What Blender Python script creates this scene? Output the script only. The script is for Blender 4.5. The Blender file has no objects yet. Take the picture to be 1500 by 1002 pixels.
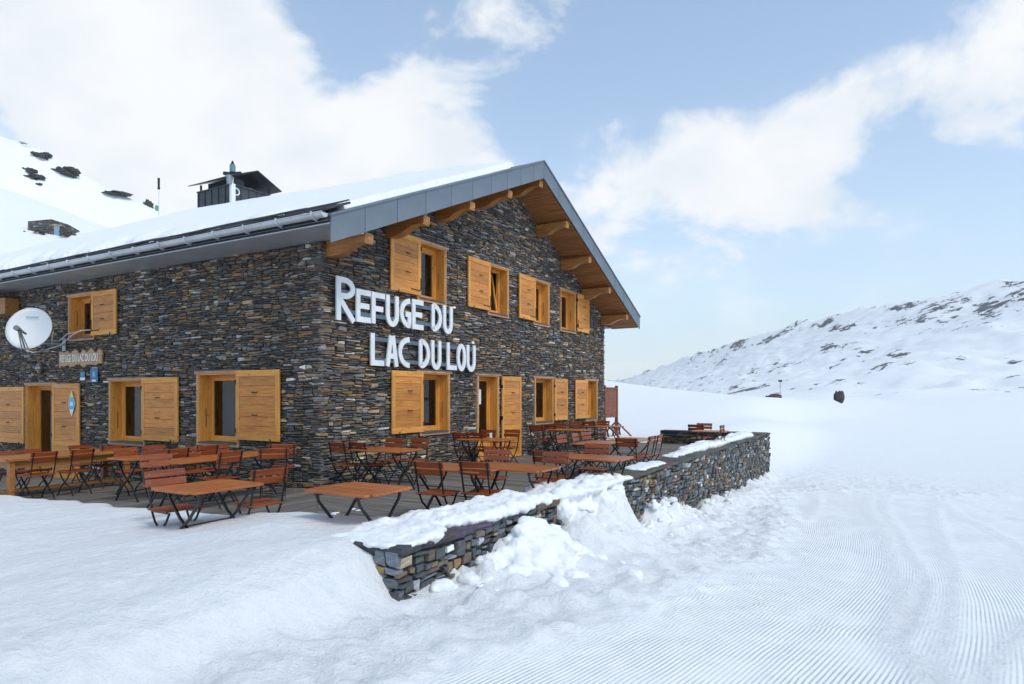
import bpy, bmesh, math, random
import numpy as np
from mathutils import Vector, Matrix
random.seed(11); RNG = np.random.default_rng(5)
R = math.radians
scene = bpy.context.scene
col = scene.collection

# ------------------------------------------------------------------ camera
EYE = 1.88
F, CX, HY = 950.0, 750.0, 579.0            # focal length and horizon in photo pixels (1500 wide)
cam_d = bpy.data.cameras.new('camera'); cam = bpy.data.objects.new('camera', cam_d); col.objects.link(cam)
cam.location = (0, 0, EYE); cam.rotation_euler = (R(90), 0, 0)
cam_d.sensor_width = 36; cam_d.lens = 36 * F / 1500.0
cam_d.shift_y = (HY - 501.0) / 1500.0
cam_d.clip_start = 0.1; cam_d.clip_end = 30000
scene.camera = cam
scene.render.resolution_x = 1024; scene.render.resolution_y = 684

# ------------------------------------------------------------------ world, sun, exposure
SUN_EL, SUN_AZ = 50.0, 134.0               # azimuth clockwise from +Y
w = bpy.data.worlds.new('World'); scene.world = w; w.use_nodes = True
nt = w.node_tree; nt.nodes.clear()
def N(t, **k):
    n = nt.nodes.new(t)
    for a, b in k.items(): setattr(n, a, b)
    return n
def math_node(tree, op, a, b=None, clamp=False):
    n = tree.nodes.new('ShaderNodeMath'); n.operation = op; n.use_clamp = clamp
    for i, v in enumerate((a, b)):
        if v is None: continue
        if isinstance(v, (int, float)): n.inputs[i].default_value = v
        else: tree.links.new(v, n.inputs[i])
    return n.outputs[0]
sky = N('ShaderNodeTexSky', sky_type='NISHITA'); sky.sun_disc = False
sky.sun_elevation = R(SUN_EL); sky.sun_rotation = R(SUN_AZ); sky.altitude = 600; sky.air_density = 1.0; sky.dust_density = 1.2; sky.ozone_density = 0.8
tc = N('ShaderNodeTexCoord'); sep = N('ShaderNodeSeparateXYZ'); nt.links.new(tc.outputs['Generated'], sep.inputs[0])
mp = N('ShaderNodeMapping'); mp.inputs['Location'].default_value = (0.35, 0.0, 0.2); mp.inputs['Scale'].default_value = (1.0, 1.0, 1.55); nt.links.new(tc.outputs['Generated'], mp.inputs[0])
nz = N('ShaderNodeTexNoise'); nz.inputs['Scale'].default_value = 5.0; nz.inputs['Detail'].default_value = 12; nz.inputs['Roughness'].default_value = 0.58; nz.inputs['Distortion'].default_value = 0.25
nz2 = N('ShaderNodeTexNoise'); nz2.inputs['Scale'].default_value = 1.7; nz2.inputs['Detail'].default_value = 3
for n_ in (nz, nz2): nt.links.new(mp.outputs[0], n_.inputs['Vector'])
val = math_node(nt, 'ADD', math_node(nt, 'MULTIPLY', math_node(nt, 'SUBTRACT', nz.outputs[0], 0.5), 1.9), math_node(nt, 'MULTIPLY', math_node(nt, 'SUBTRACT', nz2.outputs[0], 0.5), 0.5))
# cumulus banks of that day: direction (taken from where they stand over the skyline), spread, weight
for px_, py_, sp, am in ((-60, 60, 330, 0.34), (200, 60, 170, 0.14), (380, 80, 90, 0.26), (230, 230, 230, 0.26), (520, 180, 75, 0.30), (610, 150, 70, 0.28), (700, 205, 80, 0.32), (600, 280, 130, 0.22), (900, 220, 80, 0.28), (970, 235, 70, 0.34), (1060, 245, 80, 0.46), (1170, 250, 75, 0.46), (1040, 165, 60, 0.22), (1500, 60, 100, 0.42), (1420, 140, 70, 0.34), (1290, 130, 60, 0.36), (1200, 150, 55, 0.3), (760, 60, 60, 0.26), (660, 20, 60, 0.2), (1050, 40, 150, -0.34), (1250, 30, 90, -0.25), (850, 110, 80, -0.22), (505, 50, 60, -0.4), (850, 360, 170, 0.25), (1250, 330, 200, 0.12)):
    d_ = Vector(((px_ - 750.0) / F, 1.0, (HY - py_) / F)).normalized()
    nd = N('ShaderNodeVectorMath', operation='NORMALIZE'); nt.links.new(tc.outputs['Generated'], nd.inputs[0])
    dt = N('ShaderNodeVectorMath', operation='DOT_PRODUCT'); nt.links.new(nd.outputs[0], dt.inputs[0]); dt.inputs[1].default_value = d_
    e_ = math_node(nt, 'POWER', 2.71828, math_node(nt, 'MULTIPLY', math_node(nt, 'SUBTRACT', dt.outputs['Value'], 1.0), 2.0 / (sp / F) ** 2))
    val = math_node(nt, 'ADD', val, math_node(nt, 'MULTIPLY', e_, am))
hz = math_node(nt, 'POWER', math_node(nt, 'SUBTRACT', 1.0, math_node(nt, 'MAXIMUM', sep.outputs[2], 0.0)), 4.0)
cr = N('ShaderNodeValToRGB'); cr.color_ramp.elements[0].position = -0.0; cr.color_ramp.elements[1].position = 0.52; cr.color_ramp.interpolation = 'EASE'
nt.links.new(val, cr.inputs[0])
shade = N('ShaderNodeValToRGB'); shade.color_ramp.elements[0].position = 0.36; shade.color_ramp.elements[1].position = 0.6
shade.color_ramp.elements[0].color = (0.80, 0.84, 0.875, 1); shade.color_ramp.elements[1].color = (0.93, 0.935, 0.935, 1)
nz3 = N('ShaderNodeTexNoise'); nz3.inputs['Scale'].default_value = 7.0; nz3.inputs['Detail'].default_value = 8; nt.links.new(mp.outputs[0], nz3.inputs['Vector'])
nt.links.new(nz3.outputs[0], shade.inputs[0])
hazec = N('ShaderNodeMix', data_type='RGBA'); nt.links.new(cr.outputs[0], hazec.inputs[0]); hazec.inputs[6].default_value = (0.72, 0.81, 0.88, 1); nt.links.new(shade.outputs[0], hazec.inputs[7])
veil = math_node(nt, 'MAXIMUM', math_node(nt, 'MULTIPLY', cr.outputs[0], 0.93), math_node(nt, 'ADD', math_node(nt, 'MULTIPLY', hz, 0.74), 0.24))
bg1 = N('ShaderNodeBackground'); tint = N('ShaderNodeMix', data_type='RGBA', blend_type='MULTIPLY'); tint.inputs[0].default_value = 1.0; nt.links.new(sky.outputs[0], tint.inputs[6]); tint.inputs[7].default_value = (0.82, 1.02, 1.08, 1); nt.links.new(tint.outputs[2], bg1.inputs[0]); bg1.inputs[1].default_value = 0.15
bg2 = N('ShaderNodeBackground'); nt.links.new(hazec.outputs[2], bg2.inputs[0]); bg2.inputs[1].default_value = 0.80
mixs = N('ShaderNodeMixShader'); nt.links.new(veil, mixs.inputs[0]); nt.links.new(bg1.outputs[0], mixs.inputs[1]); nt.links.new(bg2.outputs[0], mixs.inputs[2])
wo = N('ShaderNodeOutputWorld'); nt.links.new(mixs.outputs[0], wo.inputs[0])

sd = bpy.data.lights.new('sun', 'SUN'); sd.energy = 1.25; sd.angle = R(18); sd.color = (1.0, 0.93, 0.83)
so = bpy.data.objects.new('sun', sd); col.objects.link(so)
sdir = Vector((math.sin(R(SUN_AZ)) * math.cos(R(SUN_EL)), math.cos(R(SUN_AZ)) * math.cos(R(SUN_EL)), math.sin(R(SUN_EL))))
so.rotation_euler = (-sdir).to_track_quat('-Z', 'Y').to_euler(); so.location = sdir * 60
vs = scene.view_settings; vs.view_transform = 'Standard'; vs.look = 'None'; vs.gamma = 1.0; vs.exposure = 0.50; vs.use_curve_mapping = False

# ------------------------------------------------------------------ frame of the building (a pixel gives a direction; the ground or wall gives the distance)
g = np.array([547 / 950.0, 1.0]); g /= np.linalg.norm(g); l = np.array([-g[1], g[0]])
def ground(px, py, z=0.0):
    Z = F * (EYE - z) / (py - HY); return np.array([(px - CX) / F * Z, Z])
C0 = ground(470, 716)
def uv(p): r = np.array(p[:2]) - C0; return float(r @ g), float(r @ l)
def xy(u, v): return C0 + u * g + v * l
def on_gable(px, py, v=0.0):
    d = np.array([(px - CX) / F, 1.0]); t = (v + C0 @ l) / (d @ l)
    return uv(d * t)[0], EYE + (HY - py) / F * t
def on_left(px, py, u=0.0):
    d = np.array([(px - CX) / F, 1.0]); t = (u + C0 @ g) / (d @ g)
    return uv(d * t)[1], EYE + (HY - py) / F * t
ANG = math.atan2(g[1], g[0])
GW = 15.15                                   # width of the gable
BL = 21.0                                    # length of the house
APU, APZ, SLOPE = 7.53, 8.75, 0.4275         # ridge line and pitch
def roof_z(u): return APZ - SLOPE * abs(u - APU)
def deck_z(u, v): return -0.04 * max(0.0, v)

# ------------------------------------------------------------------ numpy noise
def _hash(ix, iy, s):
    h = (ix.astype(np.int64) * 374761393 + iy.astype(np.int64) * 668265263 + s * 974711) & 0x7fffffff
    h = ((h ^ (h >> 13)) * 1274126177) & 0x7fffffff
    return ((h ^ (h >> 16)) & 0xffff) / 65535.0
def vnoise(x, y, s=0):
    x = np.asarray(x, float); y = np.asarray(y, float)
    ix = np.floor(x); iy = np.floor(y); fx = x - ix; fy = y - iy
    fx = fx * fx * fx * (fx * (fx * 6 - 15) + 10); fy = fy * fy * fy * (fy * (fy * 6 - 15) + 10)
    a = _hash(ix, iy, s); b = _hash(ix + 1, iy, s); c = _hash(ix, iy + 1, s); d = _hash(ix + 1, iy + 1, s)
    return (a * (1 - fx) + b * fx) * (1 - fy) + (c * (1 - fx) + d * fx) * fy - 0.5
def fbm(x, y, o=4, s=0, rough=0.5):
    t = 0; a = 1.0
    for i in range(o):
        t = t + a * vnoise(x * 2 ** i + 17.3 * i, y * 2 ** i - 9.1 * i, s + i); a *= rough
    return t
def sstep(a, b, x):
    t = np.clip((np.asarray(x, float) - a) / (b - a), 0, 1); return t * t * (3 - 2 * t)

# ------------------------------------------------------------------ mesh helpers
class MB:
    def __init__(s): s.v = []; s.f = []; s.c = []
    def add(s, vs, fs, c=None):
        o = len(s.v); s.v += [tuple(map(float, p)) for p in vs]; s.f += [tuple(i + o for i in f) for f in fs]
        if c is not None: s.c += [c] * len(vs)
        return s
    def box(s, x0, x1, y0, y1, z0, z1, c=None):
        return s.add([(x0, y0, z0), (x1, y0, z0), (x1, y1, z0), (x0, y1, z0), (x0, y0, z1), (x1, y0, z1), (x1, y1, z1), (x0, y1, z1)],
              [(0, 3, 2, 1), (4, 5, 6, 7), (0, 1, 5, 4), (1, 2, 6, 5), (2, 3, 7, 6), (3, 0, 4, 7)], c)
    def cbox(s, x0, x1, y0, y1, z0, z1, b=0.006):
        # box with chamfered edges (24 corners)
        vs = []; idx = {}
        for ix, X in ((0, (x0, x1)[0]), (1, x1)):
            for iy, Y in ((0, y0), (1, y1)):
                for iz, Z in ((0, z0), (1, z1)):
                    sx, sy, sz = (1 if ix == 0 else -1), (1 if iy == 0 else -1), (1 if iz == 0 else -1)
                    for ax in range(3):
                        p = [X + sx * b, Y + sy * b, Z + sz * b]; p[ax] = (X, Y, Z)[ax]
                        idx[(ix, iy, iz, ax)] = len(vs); vs.append(p)
        fs = []
        for ax in range(3):
            o = [a for a in range(3) if a != ax]
            for side in (0, 1):
                q = []
                for a, b_ in ((0, 0), (1, 0), (1, 1), (0, 1)):
                    k = [0, 0, 0]; k[ax] = side; k[o[0]] = a; k[o[1]] = b_; q.append(idx[(*k, ax)])
                fs.append(q)
        for ax in range(3):      # edges parallel to ax
            o = [a for a in range(3) if a != ax]
            for a in (0, 1):
                for b_ in (0, 1):
                    k0 = [0, 0, 0]; k1 = [0, 0, 0]; k0[o[0]] = k1[o[0]] = a; k0[o[1]] = k1[o[1]] = b_; k1[ax] = 1
                    fs.append([idx[(*k0, o[0])], idx[(*k1, o[0])], idx[(*k1, o[1])], idx[(*k0, o[1])]])
        for ix in (0, 1):
            for iy in (0, 1):
                for iz in (0, 1): fs.append([idx[(ix, iy, iz, a)] for a in range(3)])
        return s.add(vs, fs)
    def tube(s, pts, r, n=6, cap=True, flat=None):
        pts = [Vector(p) for p in pts]; rings = []; prev = None
        for i, p in enumerate(pts):
            t = (pts[min(i + 1, len(pts) - 1)] - pts[max(i - 1, 0)]).normalized()
            a = prev - t * prev.dot(t) if prev is not None else t.cross(Vector((1, 0, 0)) if abs(t.x) < 0.9 else Vector((0, 1, 0)))
            a.normalize(); prev = a; b = t.cross(a)
            rr = r[i] if isinstance(r, (list, tuple)) else r
            rings.append([p + (a * math.cos(2 * math.pi * k / n + math.pi / n) + b * math.sin(2 * math.pi * k / n + math.pi / n)) * rr for k in range(n)])
        vs = [q for ring in rings for q in ring]; fs = []
        for i in range(len(pts) - 1):
            for k in range(n): fs.append((i * n + k, i * n + (k + 1) % n, (i + 1) * n + (k + 1) % n, (i + 1) * n + k))
        if cap: fs += [tuple(range(n))[::-1], tuple((len(pts) - 1) * n + k for k in range(n))]
        return s.add(vs, fs)
    def mesh(s, name, smooth=False, fix=True):
        me = bpy.data.meshes.new(name); me.from_pydata(s.v, [], s.f)
        if s.c:
            at = me.attributes.new('col', 'FLOAT_COLOR', 'POINT')
            at.data.foreach_set('color', np.array([(*c[:3], 1.0) for c in s.c], dtype=np.float32).ravel())
        if fix:
            bm = bmesh.new(); bm.from_mesh(me); bmesh.ops.recalc_face_normals(bm, faces=bm.faces); bm.to_mesh(me); bm.free()
        if smooth: me.polygons.foreach_set('use_smooth', [True] * len(me.polygons))
        me.update(); return me
    def obj(s, name, m, parent=None, smooth=False, fix=True, **k):
        return link(name, s.mesh(name, smooth, fix), m, parent, **k)
def link(name, me, m, parent=None, **k):
    if m is not None and not me.materials: me.materials.append(m)
    o = bpy.data.objects.new(name, me); col.objects.link(o)
    if parent is not None: o.parent = parent
    return tag(o, **k)
def tag(o, label=None, cat=None, group=None, kind=None):
    if label: o['label'] = label
    if cat: o['category'] = cat
    if group: o['group'] = group
    if kind: o['kind'] = kind
    return o
def empty(name, loc, rz=0.0, **k):
    o = bpy.data.objects.new(name, None); col.objects.link(o); o.location = loc; o.rotation_euler = (0, 0, rz); o.empty_display_size = 0.3
    return tag(o, **k)
def copy_tree(o, parent=None):
    c = o.copy(); col.objects.link(c)
    if parent is not None: c.parent = parent
    for ch in list(o.children): copy_tree(ch, c)
    return c

# ------------------------------------------------------------------ materials
def mat(name, base=(0.5, 0.5, 0.5), rough=0.6, metal=0.0, spec=0.5):
    m = bpy.data.materials.new(name); m.use_nodes = True; b = m.node_tree.nodes['Principled BSDF']
    b.inputs['Base Color'].default_value = (*base, 1); b.inputs['Roughness'].default_value = rough; b.inputs['Metallic'].default_value = metal
    b.inputs['Specular IOR Level'].default_value = spec
    return m, m.node_tree, b
def noise(t, scale, detail=4, rough=0.55, vec=None, mscale=None, coord='Object', dist=0.0):
    n = t.nodes.new('ShaderNodeTexNoise'); n.inputs['Scale'].default_value = scale; n.inputs['Detail'].default_value = detail; n.inputs['Roughness'].default_value = rough; n.inputs['Distortion'].default_value = dist
    if vec is None:
        c = t.nodes.new('ShaderNodeTexCoord'); vec = c.outputs[coord]
    if mscale is not None:
        mpn = t.nodes.new('ShaderNodeMapping'); mpn.inputs['Scale'].default_value = mscale; t.links.new(vec, mpn.inputs[0]); vec = mpn.outputs[0]
    t.links.new(vec, n.inputs['Vector']); return n.outputs[0]
def ramp(t, fac, stops, interp='LINEAR'):
    r = t.nodes.new('ShaderNodeValToRGB'); r.color_ramp.interpolation = interp
    while len(r.color_ramp.elements) < len(stops): r.color_ramp.elements.new(0.5)
    for e, (p, c) in zip(r.color_ramp.elements, stops): e.position = p; e.color = (*c, 1) if len(c) == 3 else c
    t.links.new(fac, r.inputs[0]); return r.outputs[0]
def mixc(t, fac, a, b, mode='MIX'):
    m = t.nodes.new('ShaderNodeMix'); m.data_type = 'RGBA'; m.blend_type = mode
    for sock, v in ((m.inputs[0], fac), (m.inputs[6], a), (m.inputs[7], b)):
        if isinstance(v, (int, float)): sock.default_value = v
        elif isinstance(v, tuple): sock.default_value = (*v[:3], 1)
        else: t.links.new(v, sock)
    return m.outputs[2]
def bump(t, b, h, strength, dist=0.02):
    n = t.nodes.new('ShaderNodeBump'); n.inputs['Strength'].default_value = strength; n.inputs['Distance'].default_value = dist
    t.links.new(h, n.inputs['Height']); t.links.new(n.outputs[0], b.inputs['Normal']); return n
def wood(name, c_dark, c_mid, c_light, grain=(2, 2, 30), rough=0.5, vary=0.25, knots=True, bumpy=0.15):
    m, t, b = mat(name, c_mid, rough)
    oi = t.nodes.new('ShaderNodeObjectInfo'); tcn = t.nodes.new('ShaderNodeTexCoord')
    ad = t.nodes.new('ShaderNodeVectorMath'); ad.operation = 'ADD'; t.links.new(tcn.outputs['Object'], ad.inputs[0])
    sc = t.nodes.new('ShaderNodeVectorMath'); sc.operation = 'SCALE'; sc.inputs[0].default_value = (31, 17, 23); t.links.new(oi.outputs['Random'], sc.inputs['Scale'])
    t.links.new(sc.outputs[0], ad.inputs[1]); v = ad.outputs[0]
    gr = noise(t, 1.0, 6, 0.65, v, grain, dist=0.4)
    c = ramp(t, gr, [(0.28, c_dark), (0.5, c_mid), (0.74, c_light)])
    if knots:
        vo = t.nodes.new('ShaderNodeTexVoronoi'); vo.inputs['Scale'].default_value = 5.0; t.links.new(v, vo.inputs['Vector'])
        k = ramp(t, vo.outputs['Distance'], [(0.05, (0.22, 0.1, 0.05)), (0.12, (1, 1, 1))]); c = mixc(t, 0.8, c, k, 'MULTIPLY')
    val = math_node(t, 'ADD', math_node(t, 'MULTIPLY', oi.outputs['Random'], vary), 1.0 - vary * 0.6)
    hs = t.nodes.new('ShaderNodeHueSaturation'); t.links.new(c, hs.inputs['Color']); t.links.new(val, hs.inputs['Value']); t.links.new(hs.outputs[0], b.inputs['Base Color'])
    bump(t, b, gr, bumpy, 0.004); return m
M = {}
LAR = ((0.52, 0.195, 0.028), (0.72, 0.31, 0.055), (0.82, 0.41, 0.10))
LAD = ((0.38, 0.125, 0.018), (0.62, 0.235, 0.04), (0.75, 0.34, 0.08))
M['larch_h'] = wood('larch_horizontal', *LAR, grain=(2.2, 2.2, 26))
M['larch_p'] = wood('larch_planks', *LAD, grain=(2.2, 2.2, 26), vary=0.35)
M['larch_v'] = wood('larch_vertical', *LAR, grain=(26, 26, 2.2))
M['larch_pale'] = wood('larch_pale_trim', (0.36, 0.17, 0.08), (0.55, 0.29, 0.15), (0.66, 0.39, 0.22), grain=(4, 4, 20))
M['purlin'] = wood('purlin_wood', (0.22, 0.085, 0.02), (0.40, 0.17, 0.045), (0.52, 0.25, 0.075), grain=(18, 2, 18))
M['soffit'] = wood('soffit_wood', (0.22, 0.09, 0.028), (0.36, 0.16, 0.05), (0.47, 0.225, 0.08), grain=(20, 1.6, 8), rough=0.6)
M['seat'] = wood('varnished_slats', (0.16, 0.030, 0.008), (0.26, 0.056, 0.014), (0.36, 0.09, 0.022), grain=(2.5, 22, 22), rough=0.42, knots=False, bumpy=0.05, vary=0.3)
M['table'] = wood('varnished_table', (0.25, 0.06, 0.014), (0.40, 0.115, 0.025), (0.50, 0.17, 0.042), grain=(2, 22, 22), rough=0.36, knots=False, bumpy=0.05, vary=0.25)
M['timber'] = wood('table_timber', (0.22, 0.085, 0.02), (0.36, 0.15, 0.04), (0.46, 0.22, 0.075), grain=(2, 20, 20), rough=0.5)
M['deck'] = wood('weathered_deck', (0.075, 0.062, 0.05), (0.165, 0.145, 0.125), (0.27, 0.245, 0.215), grain=(1.2, 22, 6), rough=0.75, knots=False, vary=0.5, bumpy=0.3)
M['board'] = wood('notice_wood', (0.15, 0.05, 0.025), (0.25, 0.085, 0.045), (0.33, 0.125, 0.07), grain=(3, 3, 20), rough=0.7)
M['black'] = mat('black_painted_steel', (0.012, 0.013, 0.015), 0.45)[0]
M['iron'] = mat('black_iron', (0.015, 0.013, 0.012), 0.5)[0]
m, t, b = mat('zinc_cladding', (0.115, 0.135, 0.16), 0.5, 0.35)
c = ramp(t, noise(t, 1.2, 5, 0.6), [(0.3, (0.15, 0.178, 0.21)), (0.7, (0.205, 0.235, 0.27))]); t.links.new(c, b.inputs['Base Color']); M['zinc'] = m
m, t, b = mat('soffit_zinc_snowlit', (0.36, 0.41, 0.47), 0.38, 0.5); c = ramp(t, noise(t, 1.5, 5, 0.6), [(0.3, (0.50, 0.56, 0.62)), (0.7, (0.60, 0.66, 0.72))]); t.links.new(c, b.inputs['Base Color']); M['zinc_snowlit'] = m  # paler copy of the zinc: light reflected off the snow put into its colour
m, t, b = mat('gutter_zinc', (0.55, 0.58, 0.6), 0.4, 0.25)
c = ramp(t, noise(t, 2.0, 5, 0.6), [(0.3, (0.46, 0.49, 0.52)), (0.7, (0.62, 0.65, 0.68))]); t.links.new(c, b.inputs['Base Color']); M['gutter'] = m
m, t, b = mat('chimney_metal', (0.035, 0.04, 0.046), 0.5, 0.3)
c = ramp(t, noise(t, 3.0, 4, 0.6), [(0.3, (0.05, 0.056, 0.063)), (0.7, (0.08, 0.088, 0.097))]); t.links.new(c, b.inputs['Base Color']); M['chim'] = m
m, t, b = mat('roof_slate', (0.03, 0.033, 0.038), 0.7)
c = ramp(t, noise(t, 4.0, 6, 0.6), [(0.3, (0.02, 0.022, 0.026)), (0.7, (0.055, 0.06, 0.066))]); t.links.new(c, b.inputs['Base Color']); bump(t, b, noise(t, 14, 5), 0.4, 0.01); M['slate'] = m
m, t, b = mat('sill_slate', (0.07, 0.08, 0.095), 0.6)
c = ramp(t, noise(t, 6, 5), [(0.3, (0.05, 0.058, 0.07)), (0.7, (0.1, 0.112, 0.13))]); t.links.new(c, b.inputs['Base Color']); M['sill'] = m
M['white'] = mat('white_paint', (0.78, 0.79, 0.80), 0.45)[0]
m, t, b = mat('white_letters', (0.8, 0.81, 0.82), 0.4)
c = ramp(t, noise(t, 5, 5), [(0.3, (0.70, 0.72, 0.74)), (0.6, (0.82, 0.83, 0.84))]); t.links.new(c, b.inputs['Base Color']); M['letter'] = m
M['rail'] = mat('sign_rail', (0.12, 0.165, 0.215), 0.5, 0.3)[0]
M['curtain'] = mat('curtain', (0.6, 0.62, 0.68), 0.9)[0]
M['dark'] = mat('dark_interior', (0.012, 0.011, 0.010), 0.9)[0]
M['galv'] = mat('galvanised_steel', (0.3, 0.32, 0.34), 0.4, 0.7)[0]
gl = bpy.data.materials.new('window_glass'); gl.use_nodes = True; t = gl.node_tree; t.nodes.clear()
o_ = t.nodes.new('ShaderNodeOutputMaterial'); tr = t.nodes.new('ShaderNodeBsdfTransparent'); tr.inputs[0].default_value = (0.72, 0.74, 0.74, 1)
gs = t.nodes.new('ShaderNodeBsdfGlossy'); gs.inputs['Roughness'].default_value = 0.02; fr = t.nodes.new('ShaderNodeFresnel'); fr.inputs[0].default_value = 1.5
mx = t.nodes.new('ShaderNodeMixShader'); t.links.new(math_node(t, 'ADD', fr.outputs[0], 0.03), mx.inputs[0]); t.links.new(tr.outputs[0], mx.inputs[1]); t.links.new(gs.outputs[0], mx.inputs[2]); t.links.new(mx.outputs[0], o_.inputs[0])
M['glass'] = gl
# masonry: colour of every stone comes with the stone
def stone_mat(name, rough=0.8, streak=0.0):
    m, t, b = mat(name, (0.1, 0.1, 0.1), rough, spec=0.4)
    at = t.nodes.new('ShaderNodeAttribute'); at.attribute_name = 'col'
    n1 = noise(t, 9, 6, 0.65, mscale=(1, 1, 2.6)); n2 = noise(t, 42, 4, 0.6); n3 = noise(t, 3.2, 5, 0.6, mscale=(1, 1, 2))
    c = mixc(t, 1.0, at.outputs['Color'], ramp(t, n1, [(0.3, (0.5, 0.5, 0.52)), (0.55, (1, 1, 1)), (0.75, (1.5, 1.42, 1.32))]), 'MULTIPLY')
    c = mixc(t, ramp(t, n3, [(0.56, (0, 0, 0)), (0.68, (0.5, 0.5, 0.5))]), c, (0.15, 0.085, 0.042))
    c = mixc(t, ramp(t, n2, [(0.64, (0, 0, 0)), (0.72, (0.45, 0.45, 0.45))]), c, (0.36, 0.37, 0.36))
    t.links.new(c, b.inputs['Base Color'])
    bump(t, b, math_node(t, 'ADD', n1, math_node(t, 'MULTIPLY', n2, 0.5)), 0.7, 0.012)
    return m
M['stone'] = stone_mat('schist_stone'); 
m, t, b = mat('mortar', (0.05, 0.047, 0.043), 0.95)
bump(t, b, noise(t, 30, 5), 0.6, 0.02); M['mortar'] = m
# snow
def snow_mat(name, base=(0.87, 0.872, 0.865), fine=0.35, piste=False, rough=0.55, rock=False):
    m, t, b = mat(name, base, rough, spec=0.25)
    n1 = noise(t, 6, 8, 0.66); n2 = noise(t, 60, 4, 0.7)
    c = mixc(t, ramp(t, n1, [(0.35, (0, 0, 0)), (0.65, (1, 1, 1))]), (base[0] * 0.90, base[1] * 0.925, base[2] * 0.95), base)
    h = math_node(t, 'ADD', math_node(t, 'MULTIPLY', n1, 1.3), math_node(t, 'MULTIPLY', n2, 0.25))
    if piste:
        a = t.nodes.new('ShaderNodeAttribute'); a.attribute_name = 'lane'; gm = t.nodes.new('ShaderNodeAttribute'); gm.attribute_name = 'groom'
        wob = math_node(t, 'MULTIPLY', noise(t, 0.7, 2), 0.03)
        ph = math_node(t, 'MULTIPLY', math_node(t, 'ADD', a.outputs['Fac'], wob), 2 * math.pi / 0.037)
        s = math_node(t, 'SINE', ph); s = math_node(t, 'MULTIPLY', math_node(t, 'ADD', s, 1.0), 0.5)
        wear = ramp(t, noise(t, 1.1, 5, 0.6), [(0.36, (0.35, 0.35, 0.35)), (0.6, (1, 1, 1))])
        gmf = math_node(t, 'MULTIPLY', gm.outputs['Fac'], wear)
        cord = math_node(t, 'MULTIPLY', math_node(t, 'MULTIPLY', s, gmf), 0.17)
        soft = math_node(t, 'SUBTRACT', 1.0, math_node(t, 'MULTIPLY', gm.outputs['Fac'], 0.86))
        h = math_node(t, 'ADD', math_node(t, 'MULTIPLY', h, soft), cord)
    t.links.new(c, b.inputs['Base Color']); bump(t, b, h, fine, 0.05)
    return m
M['snow'] = snow_mat('snow'); M['snow_ground'] = snow_mat('snow_ground', piste=True, fine=0.95)
M['snow_roof'] = snow_mat('snow_roof', fine=0.12)
def mountain_mat(name, rock_lo, rock_hi, scale):
    m, t, b = mat(name, (0.8, 0.83, 0.87), 0.7, spec=0.2)
    n1 = noise(t, scale, 9, 0.68, mscale=(1, 1, 1.6), dist=0.3); n2 = noise(t, scale * 0.22, 4, 0.55)
    at = t.nodes.new('ShaderNodeAttribute'); at.attribute_name = 'rock'
    v = math_node(t, 'ADD', math_node(t, 'ADD', n1, math_node(t, 'MULTIPLY', math_node(t, 'SUBTRACT', n2, 0.5), 0.9)), at.outputs['Fac'])
    f = ramp(t, v, [(rock_lo, (0, 0, 0)), (rock_hi, (1, 1, 1))])
    rc = ramp(t, noise(t, scale * 6, 5, 0.6), [(0.3, (0.045, 0.048, 0.052)), (0.7, (0.15, 0.145, 0.14))])
    t.links.new(mixc(t, f, (0.85, 0.86, 0.865), rc), b.inputs['Base Color']); bump(t, b, n1, 0.22, 6.0)
    return m
M['mountain'] = mountain_mat('mountain_snow_and_rock', 0.622, 0.655, 0.034)
M['hillfar'] = mountain_mat('far_slope_snow_and_rock', 0.69, 0.72, 0.03)
m, t, b = mat('bare_rock', (0.06, 0.06, 0.06), 0.85)
c = ramp(t, noise(t, 0.7, 8, 0.65), [(0.3, (0.02, 0.02, 0.02)), (0.55, (0.06, 0.057, 0.053)), (0.75, (0.13, 0.12, 0.11))]); t.links.new(c, b.inputs['Base Color']); bump(t, b, noise(t, 1.5, 8, 0.7), 0.8, 0.5); M['rock'] = m
# ------------------------------------------------------------------ ground
BASE_U = np.array([-400, -60, -12, -7, -4.5, -2, 1.5, 5, 10, 19, 30, 60, 150, 300, 700, 5000.0])
BASE_Z = np.array([3.0, 0.9, 0.16, 0.07, 0.02, -0.2, -0.62, -0.92, -1.15, -1.45, -1.8, -2.3, -3.0, -4.0, -5.5, -7.0])
_fu = np.concatenate([np.arange(-60, 60, 0.25)]); _fz = np.interp(_fu, BASE_U, BASE_Z)
_k = np.exp(-np.linspace(-2, 2, 17) ** 2); _k /= _k.sum(); _fz = np.convolve(np.pad(_fz, 8, 'edge'), _k, 'valid')
def base_z(u): return np.where(np.abs(u) < 59, np.interp(u, _fu, _fz), np.interp(u, BASE_U, BASE_Z))
WV = -5.9                                     # outer face of the terrace wall
WU0, WU1, WTOP = -4.66, 17.6, 0.44
PILE_U = [-4.9, -4.5, -3.9, -3.2, -2.2, -1.7, -1.2, -0.2, 0.9, 1.5, 1.9, 2.4, 3.5, 5, 8, 12, 17.5, 18.5]
PILE_H = [0.0, 0.0, 0.03, 0.14, 0.42, 0.22, 0.55, 0.95, 0.72, 0.1, 0.08, 0.38, 0.34, 0.2, 0.26, 0.2, 0.22, 0.0]
BANK_V = [-7.0, -6.0, -5.6, -5.2, -4, -2, 0, 4.5, 8, 14]
BANK_Z = [0.0, 0.0, 0.36, 0.48, 0.46, 0.30, 0.20, 0.03, -0.12, -0.35]
CCX, CCY, RED = -33.0, 33.0, 43.5              # centre and radius of the groomer's curve
def px_ground(px, py):
    z = 0.0
    for i in range(12):
        p = ground(px, py, z); z = float(base_z(np.array(uv(p)[0])))
    return p
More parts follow.
